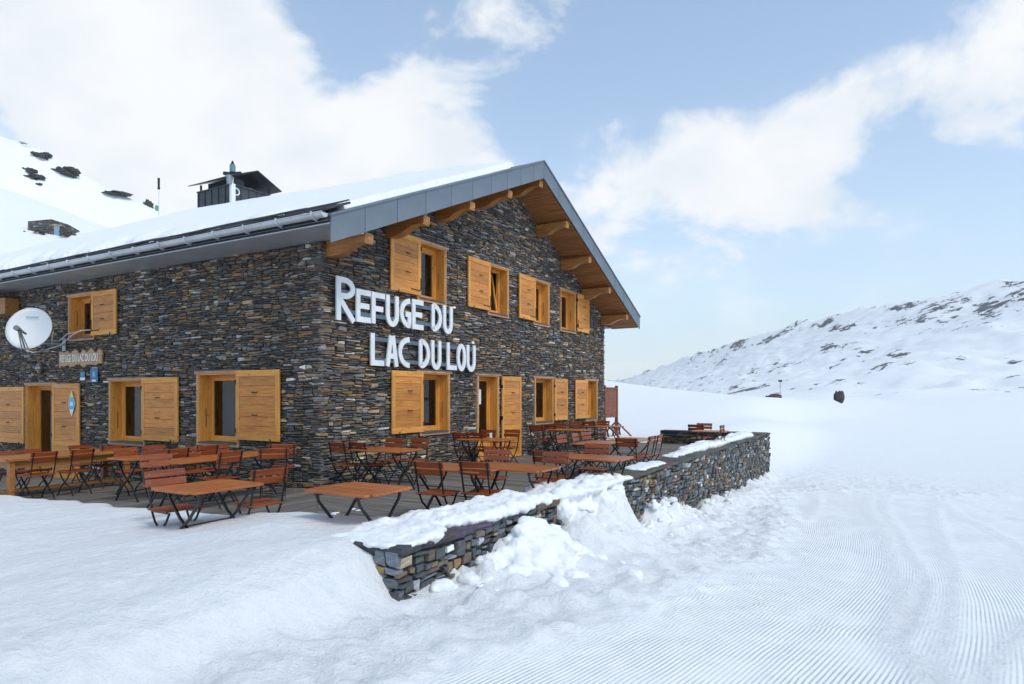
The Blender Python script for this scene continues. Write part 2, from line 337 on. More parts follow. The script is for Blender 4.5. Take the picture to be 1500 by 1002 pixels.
TRACKS = [[(1385, 718), (1371, 735), (1374, 765), (1392, 815), (1396, 850), (1388, 900), (1376, 950), (1370, 1010)],
          [(1370, 718), (1400, 748), (1440, 768), (1500, 800), (1560, 840)],
          [(1300, 722), (1296, 742), (1318, 780), (1345, 825), (1352, 850), (1322, 905), (1318, 940), (1360, 985), (1380, 1010)],
          [(1275, 722), (1270, 738), (1290, 770), (1308, 820), (1316, 870), (1322, 905)],
          [(1510, 900), (1470, 945), (1430, 1002)], [(1180, 704), (1195, 722), (1196, 738), (1180, 760)], [(1350, 845), (1340, 895), (1300, 930)]]
def ground_z(X, Y):
    X = np.asarray(X, float); Y = np.asarray(Y, float)
    dx, dy = X - C0[0], Y - C0[1]; u = dx * g[0] + dy * g[1]; v = dx * l[0] + dy * l[1]
    z = base_z(u)
    r = np.hypot(X - CCX, Y - CCY)
    edge_n = fbm(X * 0.5, Y * 0.5, 3, 3)
    groom = sstep(RED - 0.35, RED + 0.35, r + edge_n * 0.7) * (1 - sstep(17.5, 21.5, Y + edge_n * 3 - 0.12 * X)) * sstep(-9, -3, Y)
    near = np.exp(-np.maximum(0, np.hypot(X, Y - 8) - 14) / 14.0)
    rough = 0.05 * fbm(X * 0.7, Y * 0.7, 3, 9) + 0.085 * fbm(X * 2.3, Y * 2.3, 3, 21) + 0.12 * np.abs(fbm(X * 4.1, Y * 4.1, 3, 35)) + 0.045 * fbm(X * 6.0, Y * 6.0, 2, 33)
    rough = rough - 0.03 - 0.10 * np.exp(-(((u + 4.75) / 0.8) ** 2 + ((v + 6.1) / 0.6) ** 2))
    z = z + rough * near * (1 - 0.93 * groom) + (1 - near) * 0.25 * fbm(X * 0.06, Y * 0.06, 4, 41) * np.minimum(1, np.hypot(X, Y) / 60)
    z = z - 0.05 * groom - 0.008 * groom * np.exp(-(((r + 0.6 * fbm(X * 0.15, Y * 0.15, 2, 13)) % 3.9 - 1.9) / 0.10) ** 2)
    # terrace side: beyond the far end of the terrace the snow rises to the house
    emb = sstep(-6.6, -2.0, v) * sstep(15.5, 17.5, u) * (1 - sstep(30, 75, u))
    z = z * (1 - emb) + emb * (0.05 + 0.05 * edge_n)
    beh = sstep(-1, 3, v) * sstep(GW - 1, GW + 2, u); z = np.where(beh > 0, np.maximum(z, z * (1 - beh) + 0.1 * beh), z)
    # hillside rising to the left behind the house
    hill = 0.37 * np.logaddexp(0, (14 - X) / 20.0) * 20.0 * sstep(34, 132, Y + 0.10 * X)
    hill = np.minimum(hill, 0.345 * 260)
    z = z + hill * (1 + 0.05 * fbm(X * 0.03, Y * 0.03, 3, 55)) * (1 - sstep(170, 420, Y) * 0.9)
    # snow bank lying over the edge of the terrace
    edge = -3.72 + 0.35 * fbm(v * 0.9, v * 0 + 3.3, 3, 61) + 0.05 * np.maximum(0, v) + 0.45 * (1 - sstep(-5.0, -3.0, v))
    bank = np.interp(v, BANK_V, BANK_Z) + 0.05 * fbm(v * 1.3, u * 0.9, 3, 67)
    prof = sstep(-12, -4.2, u)
    fade = sstep(-6.05, -5.5, v)
    zb = np.maximum(z, z * (1 - prof) + bank * prof)
    z = np.where((u < edge) & (v < 16), z * (1 - fade) + zb * fade, z)
    # lip of the bank is rounded
    lip = np.clip((edge - u) / 0.16, 0, 1); lipz = 0.12 * (1 - np.sqrt(np.clip(1 - (1 - lip) ** 2, 0, 1)))
    z = np.where((u < edge) & (v < 16), z - lipz * fade * sstep(-0.5, 0.3, bank), z)
    inside = (u > edge) & (u < WU1 - 0.25) & (v > WV + 0.12) & (v < BL + 0.0) & ((u < GW - 0.2) | (v < -0.3) | (v < BL))
    inside &= ~((u > GW + 0.2) & (v > 0)) & ~((u > 15.7) & (v > -2.2))
    z = np.where(inside, -1.0, z)
    # snow thrown up against the outside of the wall
    d = WV - v
    ph = np.interp(u, PILE_U, PILE_H) * (1 + 0.9 * fbm(u * 1.7, v * 1.7, 4, 71))
    wdt = 0.62 + 0.5 * fbm(u * 0.8, u * 0 + 1.7, 2, 77)
    pile = ph * np.exp(-(np.maximum(d, 0) / np.maximum(wdt, 0.25)) ** 1.7) * (1 + 0.35 * fbm(u * 5, v * 5, 3, 79))
    z = np.where((d > -0.12) & (u > WU0 - 0.3) & (u < WU1 + 1), np.minimum(z + np.maximum(pile, 0), np.maximum(z, 0.36)), z)
    clod = np.maximum(0, fbm(u * 2.6, v * 2.6, 3, 83) - 0.22) * 0.55 * np.exp(-np.maximum(d, 0) / 1.3) * (d > 0) * (u > -4.6) * (u < 9)
    z = z + clod
    return z, r, groom
def grow(a, step, end, k=1.09):
    out = []; s = step
    while abs(a) < abs(end):
        a += s; out.append(a); s *= k
    return out
gx = np.array(sorted([x for x in grow(-12, -0.1, -3600)] + list(np.arange(-12, 15.5, 0.075)) + grow(15.5, 0.1, 3600)))
gy = np.array(sorted([x for x in grow(2.0, -0.15, -400)] + list(np.arange(2.0, 27.5, 0.075)) + grow(27.5, 0.1, 4300, 1.08)))
GX, GY = np.meshgrid(gx, gy, indexing='ij')
GZ, GR, GG = ground_z(GX, GY)
for tr in TRACKS:                                 # ski tracks: shallow grooves with a small berm
    pts = np.array([px_ground(*p) for p in tr])
    tt = np.linspace(0, len(pts) - 1, len(pts) * 10); i0 = np.clip(tt.astype(int), 0, len(pts) - 2); fr_ = (tt - i0)[:, None]
    P0 = pts[np.clip(i0 - 1, 0, None)]; P1 = pts[i0]; P2 = pts[i0 + 1]; P3 = pts[np.clip(i0 + 2, None, len(pts) - 1)]
    cr_ = 0.5 * ((2 * P1) + (P2 - P0) * fr_ + (2 * P0 - 5 * P1 + 4 * P2 - P3) * fr_ ** 2 + (3 * P1 - P0 - 3 * P2 + P3) * fr_ ** 3)
    ix = np.where((gx > cr_[:, 0].min() - 0.6) & (gx < cr_[:, 0].max() + 0.6))[0]; iy = np.where((gy > cr_[:, 1].min() - 0.6) & (gy < cr_[:, 1].max() + 0.6))[0]
    sub = np.ix_(ix, iy); D = np.full(GX[sub].shape, 9.0)
    for a, b_ in zip(cr_[:-1], cr_[1:]):
        ab = b_ - a; q = np.clip(((GX[sub] - a[0]) * ab[0] + (GY[sub] - a[1]) * ab[1]) / max(ab @ ab, 1e-9), 0, 1)
        D = np.minimum(D, np.hypot(GX[sub] - a[0] - q * ab[0], GY[sub] - a[1] - q * ab[1]))
    GZ[sub] += -0.008 * np.exp(-(D / 0.07) ** 2) + 0.006 * np.exp(-((D - 0.13) / 0.05) ** 2)
    GG[sub] *= 1 - 0.9 * np.exp(-(D / 0.13) ** 2)
def grid_mesh(name, X, Y, Z, attrs=None):
    n, m_ = X.shape; me = bpy.data.meshes.new(name)
    co = np.stack([X, Y, Z], -1).reshape(-1, 3).astype(np.float32)
    a = np.arange(n * m_).reshape(n, m_); q = np.stack([a[:-1, :-1], a[1:, :-1], a[1:, 1:], a[:-1, 1:]], -1).reshape(-1, 4)
    me.vertices.add(len(co)); me.vertices.foreach_set('co', co.ravel())
    me.loops.add(q.size); me.loops.foreach_set('vertex_index', q.ravel().astype(np.int32))
    me.polygons.add(len(q)); me.polygons.foreach_set('loop_start', np.arange(0, q.size, 4, dtype=np.int32)); me.polygons.foreach_set('loop_total', np.full(len(q), 4, np.int32))
    me.update(calc_edges=True); me.polygons.foreach_set('use_smooth', np.ones(len(q), bool))
    for k, d in (attrs or {}).items():
        at = me.attributes.new(k, 'FLOAT', 'POINT'); at.data.foreach_set('value', d.astype(np.float32).ravel())
    me.validate(); return me
link('snow_ground', grid_mesh('snow_ground', GX, GY, GZ, {'lane': GR, 'groom': GG}), M['snow_ground'], kind='structure')
def gz(x, y): return float(ground_z(np.array([x]), np.array([y]))[0][0])

# mountain across the valley: ridge given by points of the skyline and their distance
def sky_pt(px, py, d): return ((px - CX) / F * d, d, EYE + (HY - py) / F * d)
RID = [sky_pt(2600, 345, 700), sky_pt(2000, 360, 1050), sky_pt(1640, 385, 1350), sky_pt(1500, 414, 1600), sky_pt(1475, 411, 1660), sky_pt(1440, 420, 1720), sky_pt(1380, 431, 1850), sky_pt(1330, 441, 1980), sky_pt(1290, 452, 2100),
       sky_pt(1235, 458, 2280), sky_pt(1180, 468, 2450), sky_pt(1100, 492, 2750), sky_pt(1040, 512, 3000), sky_pt(960, 540, 3500), sky_pt(905, 557, 3900), sky_pt(860, 566, 4200)]
RY = np.array([p[1] for p in RID]); RX = np.array([p[0] for p in RID]); RZ = np.array([p[2] for p in RID])
mY = np.linspace(300, 4200, 330); mT = np.linspace(-0.25, 1.5, 190)
TY, TT = np.meshgrid(mY, mT, indexing='ij')
xr = np.interp(TY, RY, RX); zr_ = np.interp(TY, RY, RZ); xv = np.interp(TY, [300, 700, 1500, 2500, 4200], [215, 300, 450, 520, 560])
MX = xv + (xr - xv) * TT
tcl = np.clip(TT, 0, 1)
MZ = -7 - 12 * (TT < 0) * (-TT) * 4 + (zr_ + 7) * (0.55 * tcl + 0.45 * tcl ** 1.8) - np.maximum(0, TT - 1) * 170
amp = np.sin(np.pi * np.clip(TT, 0, 1)) ** 0.7 * (1 - 0.55 * np.clip(TT, 0, 1))
rel = fbm(MX * 0.006, TY * 0.004, 6, 101, 0.55)
MZ = MZ + 30 * amp * rel + 9 * sstep(0.02, 0.2, TT) * fbm(MX * 0.025, TY * 0.02, 4, 111, 0.6) * (1 - 0.6 * sstep(0.9, 1.0, TT)) + (16 * fbm(TY * 0.012, TY * 0, 3, 121) + 9 * fbm(TY * 0.05, TY * 0 + 4, 2, 123)) * sstep(0.75, 1, TT)
rk = 0.085 * sstep(0.55, 1.0, TT) * (1 - sstep(1.0, 1.2, TT)) - 0.05 + 0.10 * fbm(MX * 0.004, TY * 0.003, 3, 131) + 0.05 * (fbm(MX * 0.025, TY * 0.02, 4, 111, 0.6))
ppx = CX + F * MX / TY; ppy = HY - F * (MZ - EYE) / TY
for qx, qy, sx_, sy_, am_ in ((1092, 568, 26, 8, 0.2), (1062, 578, 20, 5, 0.15), (1025, 575, 14, 4, 0.12), (1215, 507, 20, 6, 0.18), (1165, 502, 16, 6, 0.16), (1130, 497, 14, 5, 0.15), (1085, 507, 10, 4, 0.13), (1315, 522, 16, 7, 0.16), (1440, 458, 16, 9, 0.16), (1390, 470, 20, 6, 0.1), (1475, 415, 25, 6, 0.15), (1480, 533, 12, 7, 0.14), (1300, 452, 20, 5, 0.12), (1220, 478, 25, 6, 0.14), (1410, 525, 18, 4, 0.1)):
    rk = rk + am_ * np.exp(-((ppx - qx) / sx_) ** 2 - ((ppy - qy) / sy_) ** 2)
link('mountain', grid_mesh('mountain', MX, TY, MZ, {'rock': rk}), M['mountain'], kind='structure')
# far slope behind the house on the left
RL = [sky_pt(-700, -80, 560), sky_pt(-300, 90, 580), sky_pt(0, 200, 600), sky_pt(35, 209, 600), sky_pt(68, 222, 600), sky_pt(105, 246, 605), sky_pt(150, 270, 610), sky_pt(200, 293, 615), sky_pt(250, 318, 620), sky_pt(330, 355, 640), sky_pt(480, 425, 650), sky_pt(700, 520, 680), sky_pt(860, 580, 700)]
LX = np.array([p[0] for p in RL]); LY = np.array([p[1] for p in RL]); LZ = np.array([p[2] for p in RL])
aX, aS = np.meshgrid(np.linspace(LX[0], LX[-1], 260), np.linspace(0, 1.6, 70), indexing='ij')
yr = np.interp(aX, LX, LY); zz = np.interp(aX, LX, LZ)
AY = yr - 330 * (1 - aS); AZ = np.where(aS < 1, -10 + (zz + 10) * (0.4 * aS + 0.6 * aS ** 1.6), zz - (aS - 1) * 90)
AZ = AZ + 9 * np.sin(np.pi * np.clip(aS, 0, 1)) * fbm(aX * 0.02, AY * 0.02, 4, 141) + 2.0 * fbm(aX * 0.08, aX * 0, 3, 143) * sstep(0.7, 1, aS)
rkl = 0.10 * np.exp(-((aS - 1) / 0.012) ** 2) - 0.06 + 0 * aX
link('far_slope', grid_mesh('far_slope', aX, AY, AZ, {'rock': rkl}), M['hillfar'], kind='structure')
def on_far_slope(px, py):
    best = None
    for s in np.linspace(0.3, 1.0, 140):
        # walk up the slope along the line of sight
        d = None
        for it in range(6):
            x = (px - CX) / F * (d or 550); y = float(np.interp(x, LX, LY)) - 330 * (1 - s); d = y
        x = (px - CX) / F * d; zz_ = float(np.interp(x, LX, LZ)); z = -10 + (zz_ + 10) * (0.4 * s + 0.6 * s ** 1.6)
        e = abs(HY - (z - EYE) / d * F - py)
        if best is None or e < best[0]: best = (e, x, d, z)
    return best[1:]
def rock_mesh(name, sx, sy, sz, seed, sub=3, jag=0.35):
    bm = bmesh.new(); bmesh.ops.create_icosphere(bm, subdivisions=sub, radius=1.0)
    for v_ in bm.verts:
        c = v_.co.copy(); n = float(fbm(np.array(c.x * 1.6 + seed * 3.1 + c.z), np.array(c.y * 1.6 - seed + c.z * 1.3), 4, seed))
        q = 1 + jag * n * 2; c = Vector((round(c.x * 3.2 + n) / 3.2 * 0.45 + c.x * 0.55, c.y, round(c.z * 2.6 + n) / 2.6 * 0.4 + c.z * 0.6)) * q
        v_.co = (c.x * sx, c.y * sy, c.z * sz)
    me = bpy.data.meshes.new(name); bm.to_mesh(me); bm.free(); return me
for i, (px, py, wpx, hpx, lab) in enumerate([(61, 229, 26, 10, 'dark rounded rock outcrop topping the snowy slope, just under its crest'), (44, 253, 17, 9, 'small dark rock poking out of the slope above a flatter rock'), (49, 262, 20, 6, 'flat brownish rock slab below the small dark rock on the slope'),
        (96, 254, 26, 13, 'broad jagged dark rock outcrop beside the slope crest'), (168, 285, 30, 4, 'thin line of dark stones low on the far slope'), (216, 293, 11, 11, 'narrow dark rock rib on the far slope beside the thin antenna pole'), (56, 270, 9, 3, 'tiny dark stone below the flat slab on the slope')]):
    x, y, z = on_far_slope(px, py); k = y / F
    o = link('rock_outcrop', rock_mesh('rock_outcrop', wpx * k * 0.5, wpx * k * 0.35, hpx * k * 0.5, 5 + i, 4, 0.6), M['rock'], label=lab, cat='rock', group='rocks on the far slope')
    o.location = (x, y, z)
# far boulder on the valley floor
p = ground(1229, 599, -3.0); o = link('boulder', rock_mesh('boulder', 1.9, 1.6, 2.5, 31, 3, 0.10), M['rock'], label='lone dark standing boulder on the flat snowfield', cat='boulder')
o.location = (p[0], p[1], gz(p[0], p[1]) + 0.9)

# ------------------------------------------------------------------ masonry
PAL = [((0.066, 0.068, 0.070), 25), ((0.050, 0.050, 0.051), 15), ((0.100, 0.109, 0.118), 15), ((0.165, 0.178, 0.188), 7), ((0.105, 0.084, 0.064), 18), ((0.15, 0.110, 0.070), 10), ((0.22, 0.13, 0.06), 4), ((0.29, 0.235, 0.16), 5), ((0.30, 0.31, 0.31), 3), ((0.55, 0.55, 0.53), 0.6)]
PW = np.array([p[1] for p in PAL], float); PW /= PW.sum()
TINT = (1.10, 1.0, 0.92)
def stone_col(rnd, k=1.0):
    c = PAL[int(np.searchsorted(np.cumsum(PW), rnd.random()))][0]; j = 0.86 + 0.34 * rnd.random()
    return tuple(1.5 * k * x * w9 * j * (0.95 + 0.10 * rnd.random()) for x, w9 in zip(c, TINT))
def split(rect, rnd, out, hmin, hmax, lmin, lmax):
    s0, s1, z0, z1 = rect; w_, h_ = s1 - s0, z1 - z0
    if h_ > hmax or (h_ > 1.7 * hmin and rnd.random() < 0.35):
        k = z0 + h_ * (0.3 + 0.4 * rnd.random()); split((s0, s1, z0, k), rnd, out, hmin, hmax, lmin, lmax); split((s0, s1, k, z1), rnd, out, hmin, hmax, lmin, lmax)
    elif w_ > lmax * (0.45 + 0.55 * rnd.random()) and w_ > 1.6 * lmin:
        k = s0 + w_ * (0.3 + 0.4 * rnd.random()); split((s0, k, z0, z1), rnd, out, hmin, hmax, lmin, lmax); split((k, s1, z0, z1), rnd, out, hmin, hmax, lmin, lmax)
    else: out.append(rect)
def layout(s0, s1, z0, z1, seed, openings=(), hmin=0.038, hmax=0.108, lmin=0.12, lmax=0.56, band=(0.25, 0.45)):
    rnd = random.Random(seed); out = []; z = z0
    while z < z1 - 1e-6:
        bh = rnd.uniform(*band); bh = z1 - z if z1 - z < bh + 0.12 else bh; s = s0
        while s < s1 - 0.02:
            e = min(s1, s + rnd.uniform(0.5, 1.1)); e = s1 if s1 - e < 0.2 else e
            split((s, e, z, z + bh), rnd, out, hmin, hmax, lmin, lmax); s = e
        z += bh
    res = []
    for a, b_, c, d in out:
        ok = True
        for o0, o1, p0, p1 in openings:        # trim at window and door openings
            if a < o1 and b_ > o0 and c < p1 and d > p0:
                cand = [(o0 - a, (a, o0, c, d)), (b_ - o1, (o1, b_, c, d)), (p0 - c, (a, b_, c, p0)), (d - p1, (a, b_, p1, d))]
                best = max(cand, key=lambda q: q[0])
                if best[0] < 0.025: ok = False; break
                a, b_, c, d = best[1]
        if ok: res.append((a, b_, c, d))
    return res
def stone_geo(rect, pt, rnd, depth=(0.012, 0.05), gap=0.004, wob=True):
    # irregular block: back outline on the mortar, full outline near the front, chamfered face
    a, b_, c, d = rect; w_, h_ = b_ - a, d - c
    zo = 0.028 * math.sin(a * 1.9 + c * 0.7) + 0.016 * math.sin(a * 5.3 + 1.3 * c) if wob else 0
    j = lambda k: rnd.uniform(-k, k)
    js, jz = min(0.034, w_ * 0.14), min(0.024, h_ * 0.30); rot = j(0.05) if w_ < 0.35 else j(0.02)
    sj = lambda k_: rnd.uniform(-0.45 * k_, k_)
    cor = [(a + gap + sj(js), c + gap + sj(jz)), (b_ - gap - sj(js), c + gap + sj(jz)), (b_ - gap - sj(js), d - gap - sj(jz)), (a + gap + sj(js), d - gap - sj(jz))]
    cor = [(s, z + rot * (s - (a + b_) / 2)) for s, z in cor]
    if w_ > 0.14 and rnd.random() < 0.6:       # knock off a corner
        i = rnd.randrange(4); p, q, r_ = cor[i], cor[(i + 1) % 4], cor[i - 1]
        t1, t2 = rnd.uniform(0.1, 0.3), rnd.uniform(0.2, 0.45)
        cor[i:i + 1] = [(p[0] + (r_[0] - p[0]) * t2 * (0.5 if i % 2 else 0.4), p[1] + (r_[1] - p[1]) * t2), (p[0] + (q[0] - p[0]) * t1, p[1] + (q[1] - p[1]) * t1)] if i % 2 == 0 else [(p[0] + (r_[0] - p[0]) * t1, p[1] + (r_[1] - p[1]) * t1), (p[0] + (q[0] - p[0]) * t1, p[1] + (q[1] - p[1]) * t2)]
    n = len(cor); dep = rnd.uniform(*depth); ts, tz = j(0.016), j(0.010)
    cs, cz = (a + b_) / 2, (c + d) / 2; ins = min(0.011, h_ * 0.13)
    ring0 = [pt(s, -0.05, z + zo) for s, z in cor]
    def dd(s, z): return dep + ts * (s - cs) / max(w_, .05) + tz * (z - cz) / max(h_, .03)
    ring1 = [pt(s, dd(s, z) - 0.008, z + zo) for s, z in cor]
    def inner(s, z):
        return s + math.copysign(min(ins * 1.3, abs(cs - s) * 0.5), cs - s), z + math.copysign(min(ins, abs(cz - z) * 0.5), cz - z)
    ring2 = [pt(*(lambda q: (q[0], dd(s, z) + j(0.003), q[1] + zo))(inner(s, z))) for s, z in cor]
    vs = ring0 + ring1 + ring2; fs = [tuple(2 * n + i for i in range(n))]
    for k in (0, 1):
        for i in range(n): fs.append((k * n + i, k * n + (i + 1) % n, (k + 1) * n + (i + 1) % n, (k + 1) * n + i))
    return vs, fs
def masonry(rects, pt, seed, parents, budget, dist, name, limit_key, depth=(0.012, 0.05), colk=1.0, gap=0.003, wob=True, flip=False):
    """returns list of (score, vs, fs, color)"""
    rnd = random.Random(seed); out = []
    for rc in rects:
        vs, fs = stone_geo(rc, pt, rnd, depth, gap, wob)
        if flip: fs = [f[::-1] for f in fs]
        px = (rc[1] - rc[0]) * (rc[3] - rc[2]) / dist((rc[0] + rc[1]) / 2, (rc[2] + rc[3]) / 2) ** 2
        out.append((px, vs, fs, stone_col(rnd, colk)))
    return out
def emit(stones, parent, m, single, name='stone', rest='stone_masonry'):
    """the `single` largest-showing stones become objects of their own, the rest one joined part"""
    order = sorted(range(len(stones)), key=lambda i: -stones[i][0]); mb = MB()
    for r_, i in enumerate(order):
        _, vs, fs, c = stones[i]
        if r_ < single:
            c3 = np.mean(np.array(vs), axis=0); q = MB(); q.add([np.array(p) - c3 for p in vs], fs, c); o = q.obj(name, m, parent, fix=False); o.location = c3
        else: mb.add(vs, fs, c)
    if mb.v: mb.obj(rest, m, parent, fix=False, kind='stuff')

def holes_wall(mb, s0, s1, z0, topf, openings, pt, n=-0.02, back=-0.35):
    """wall slab with real openings; its top follows topf(s)"""
    ss = sorted({s0, s1, *[o[0] for o in openings], *[o[1] for o in openings], *( [APU] if s0 < APU < s1 and topf(s0) != topf(APU) else [])})
    for a, b_ in zip(ss[:-1], ss[1:]):
        cuts = sorted([(o[2], o[3]) for o in openings if o[0] <= a + 1e-6 and o[1] >= b_ - 1e-6]); z = z0
        spans = []
        for c, d in cuts: spans.append((z, c)); z = d
        for c, d in spans:
            if d - c > 1e-4: mb.add([pt(a, n, c), pt(b_, n, c), pt(b_, n, d), pt(a, n, d), pt(a, back, c), pt(b_, back, c), pt(b_, back, d), pt(a, back, d)], [(0, 1, 2, 3), (7, 6, 5, 4), (0, 4, 5, 1), (3, 2, 6, 7), (0, 3, 7, 4), (1, 5, 6, 2)])
        ta, tb = topf(a), topf(b_)
        mb.add([pt(a, n, z), pt(b_, n, z), pt(b_, n, tb), pt(a, n, ta), pt(a, back, z), pt(b_, back, z), pt(b_, back, tb), pt(a, back, ta)], [(0, 1, 2, 3), (7, 6, 5, 4), (0, 4, 5, 1), (3, 2, 6, 7), (0, 3, 7, 4), (1, 5, 6, 2)])
# ------------------------------------------------------------------ the refuge
house = empty('refuge_building', (C0[0], C0[1], 0), ANG, label='dark stone mountain refuge with larch shutters and a snowy gabled roof', cat='building')
PG = lambda s, n, z: (s, -n, z)               # gable frame: along the wall, outwards, up
PL = lambda s, n, z: (-n, s, z)               # long side frame
GOP = dict(w1=(3.08, 4.16, 4.24, 5.61), w2=(6.28, 7.34, 4.24, 5.61), w3=(9.03, 10.05, 4.22, 5.59), w4=(11.03, 12.2, 4.18, 5.57),
           w5=(3.18, 4.32, 0.96, 2.43), dr=(5.73, 6.78, 0.0, 2.44), w6=(9.12, 10.38, 0.99, 2.45), w7=(13.25, 14.25, 0.97, 2.45))
GSH = dict(w1=(2.02, 3.12, 4.28, 5.67), w2=(5.18, 6.32, 4.28, 5.65), w3=(7.99, 9.07, 4.26, 5.63), w4=(12.34, 13.41, 4.22, 5.61),
           w5=(2.06, 3.22, 0.99, 2.45), dr=(6.96, 8.11, 0.02, 2.44), w6=(10.46, 11.48, 1.02, 2.45), w7=(12.16, 13.28, 1.02, 2.44))
LOP = dict(l1=(2.49, 3.86, 0.80, 2.37), l2=(6.02, 7.49, 0.68, 2.26), ld=(10.33, 11.86, -0.45, 2.18), ls=(13.75, 15.0, 0.5, 2.1), lu=(8.30, 9.48, 3.42, 4.56))
LSH = dict(l1=(1.11, 2.49, 0.91, 2.42), l2=(4.58, 6.04, 0.78, 2.31), ld=(8.92, 10.33, -0.42, 2.20), ls=(11.95, 13.72, 0.47, 2.13), lu=(7.15, 8.32, 3.45, 4.60))
# slab and stones
mb = MB(); holes_wall(mb, 0.0, GW, -1.2, lambda s: roof_z(s) - 0.36, list(GOP.values()), PG)
gw = mb.obj('wall', M['mortar'], house, label='gable wall of thin dark schist courses')
mb = MB(); holes_wall(mb, 0.37, BL, -1.2, lambda s: 5.3, list(LOP.values()), PL)
lw = mb.obj('wall', M['mortar'], house, label='long side wall of thin dark schist courses')
mb = MB(); mb.box(GW - 0.35, GW, 0.36, BL, -1.2, 5.2); mb.obj('wall', M['mortar'], house)
mb = MB(); holes_wall(mb, 0.36, GW - 0.36, -1.2, lambda s: roof_z(s) - 0.36, [], lambda s, n, z: (s, BL + n, z)); mb.obj('wall', M['mortar'], house)
def dist_g(s, z): p = xy(s, 0); return math.hypot(p[1], 0) * (1.0 / max(0.25, 0.55))
rc = [r_ for r_ in layout(-0.03, GW, -0.5, 8.4, 3, [(o[0] - .04, o[1] + .04, o[2] - .06, o[3] + .05) for o in GOP.values()]) if (r_[2] + r_[3]) / 2 < roof_z((r_[0] + r_[1]) / 2) - 0.46]
sg = masonry(rc, PG, 7, None, 0, lambda s, z: xy(s, 0)[1], 'stone', 0, depth=(0.008, 0.042))
rc = layout(-0.03, 14.6, -0.95, 4.97, 4, [(o[0] - .04, o[1] + .04, o[2] - .06, o[3] + .05) for o in LOP.values()], lmax=0.52)
sl = masonry(rc, PL, 8, None, 0, lambda s, z: xy(0, s)[1] * 1.15, 'stone', 0, depth=(0.008, 0.042), flip=True)
thr = sorted([s[0] for s in sg] + [s[0] for s in sl], reverse=True)[300]
emit(sg, gw, M['stone'], sum(s[0] > thr for s in sg)); emit(sl, lw, M['stone'], sum(s[0] > thr for s in sl))

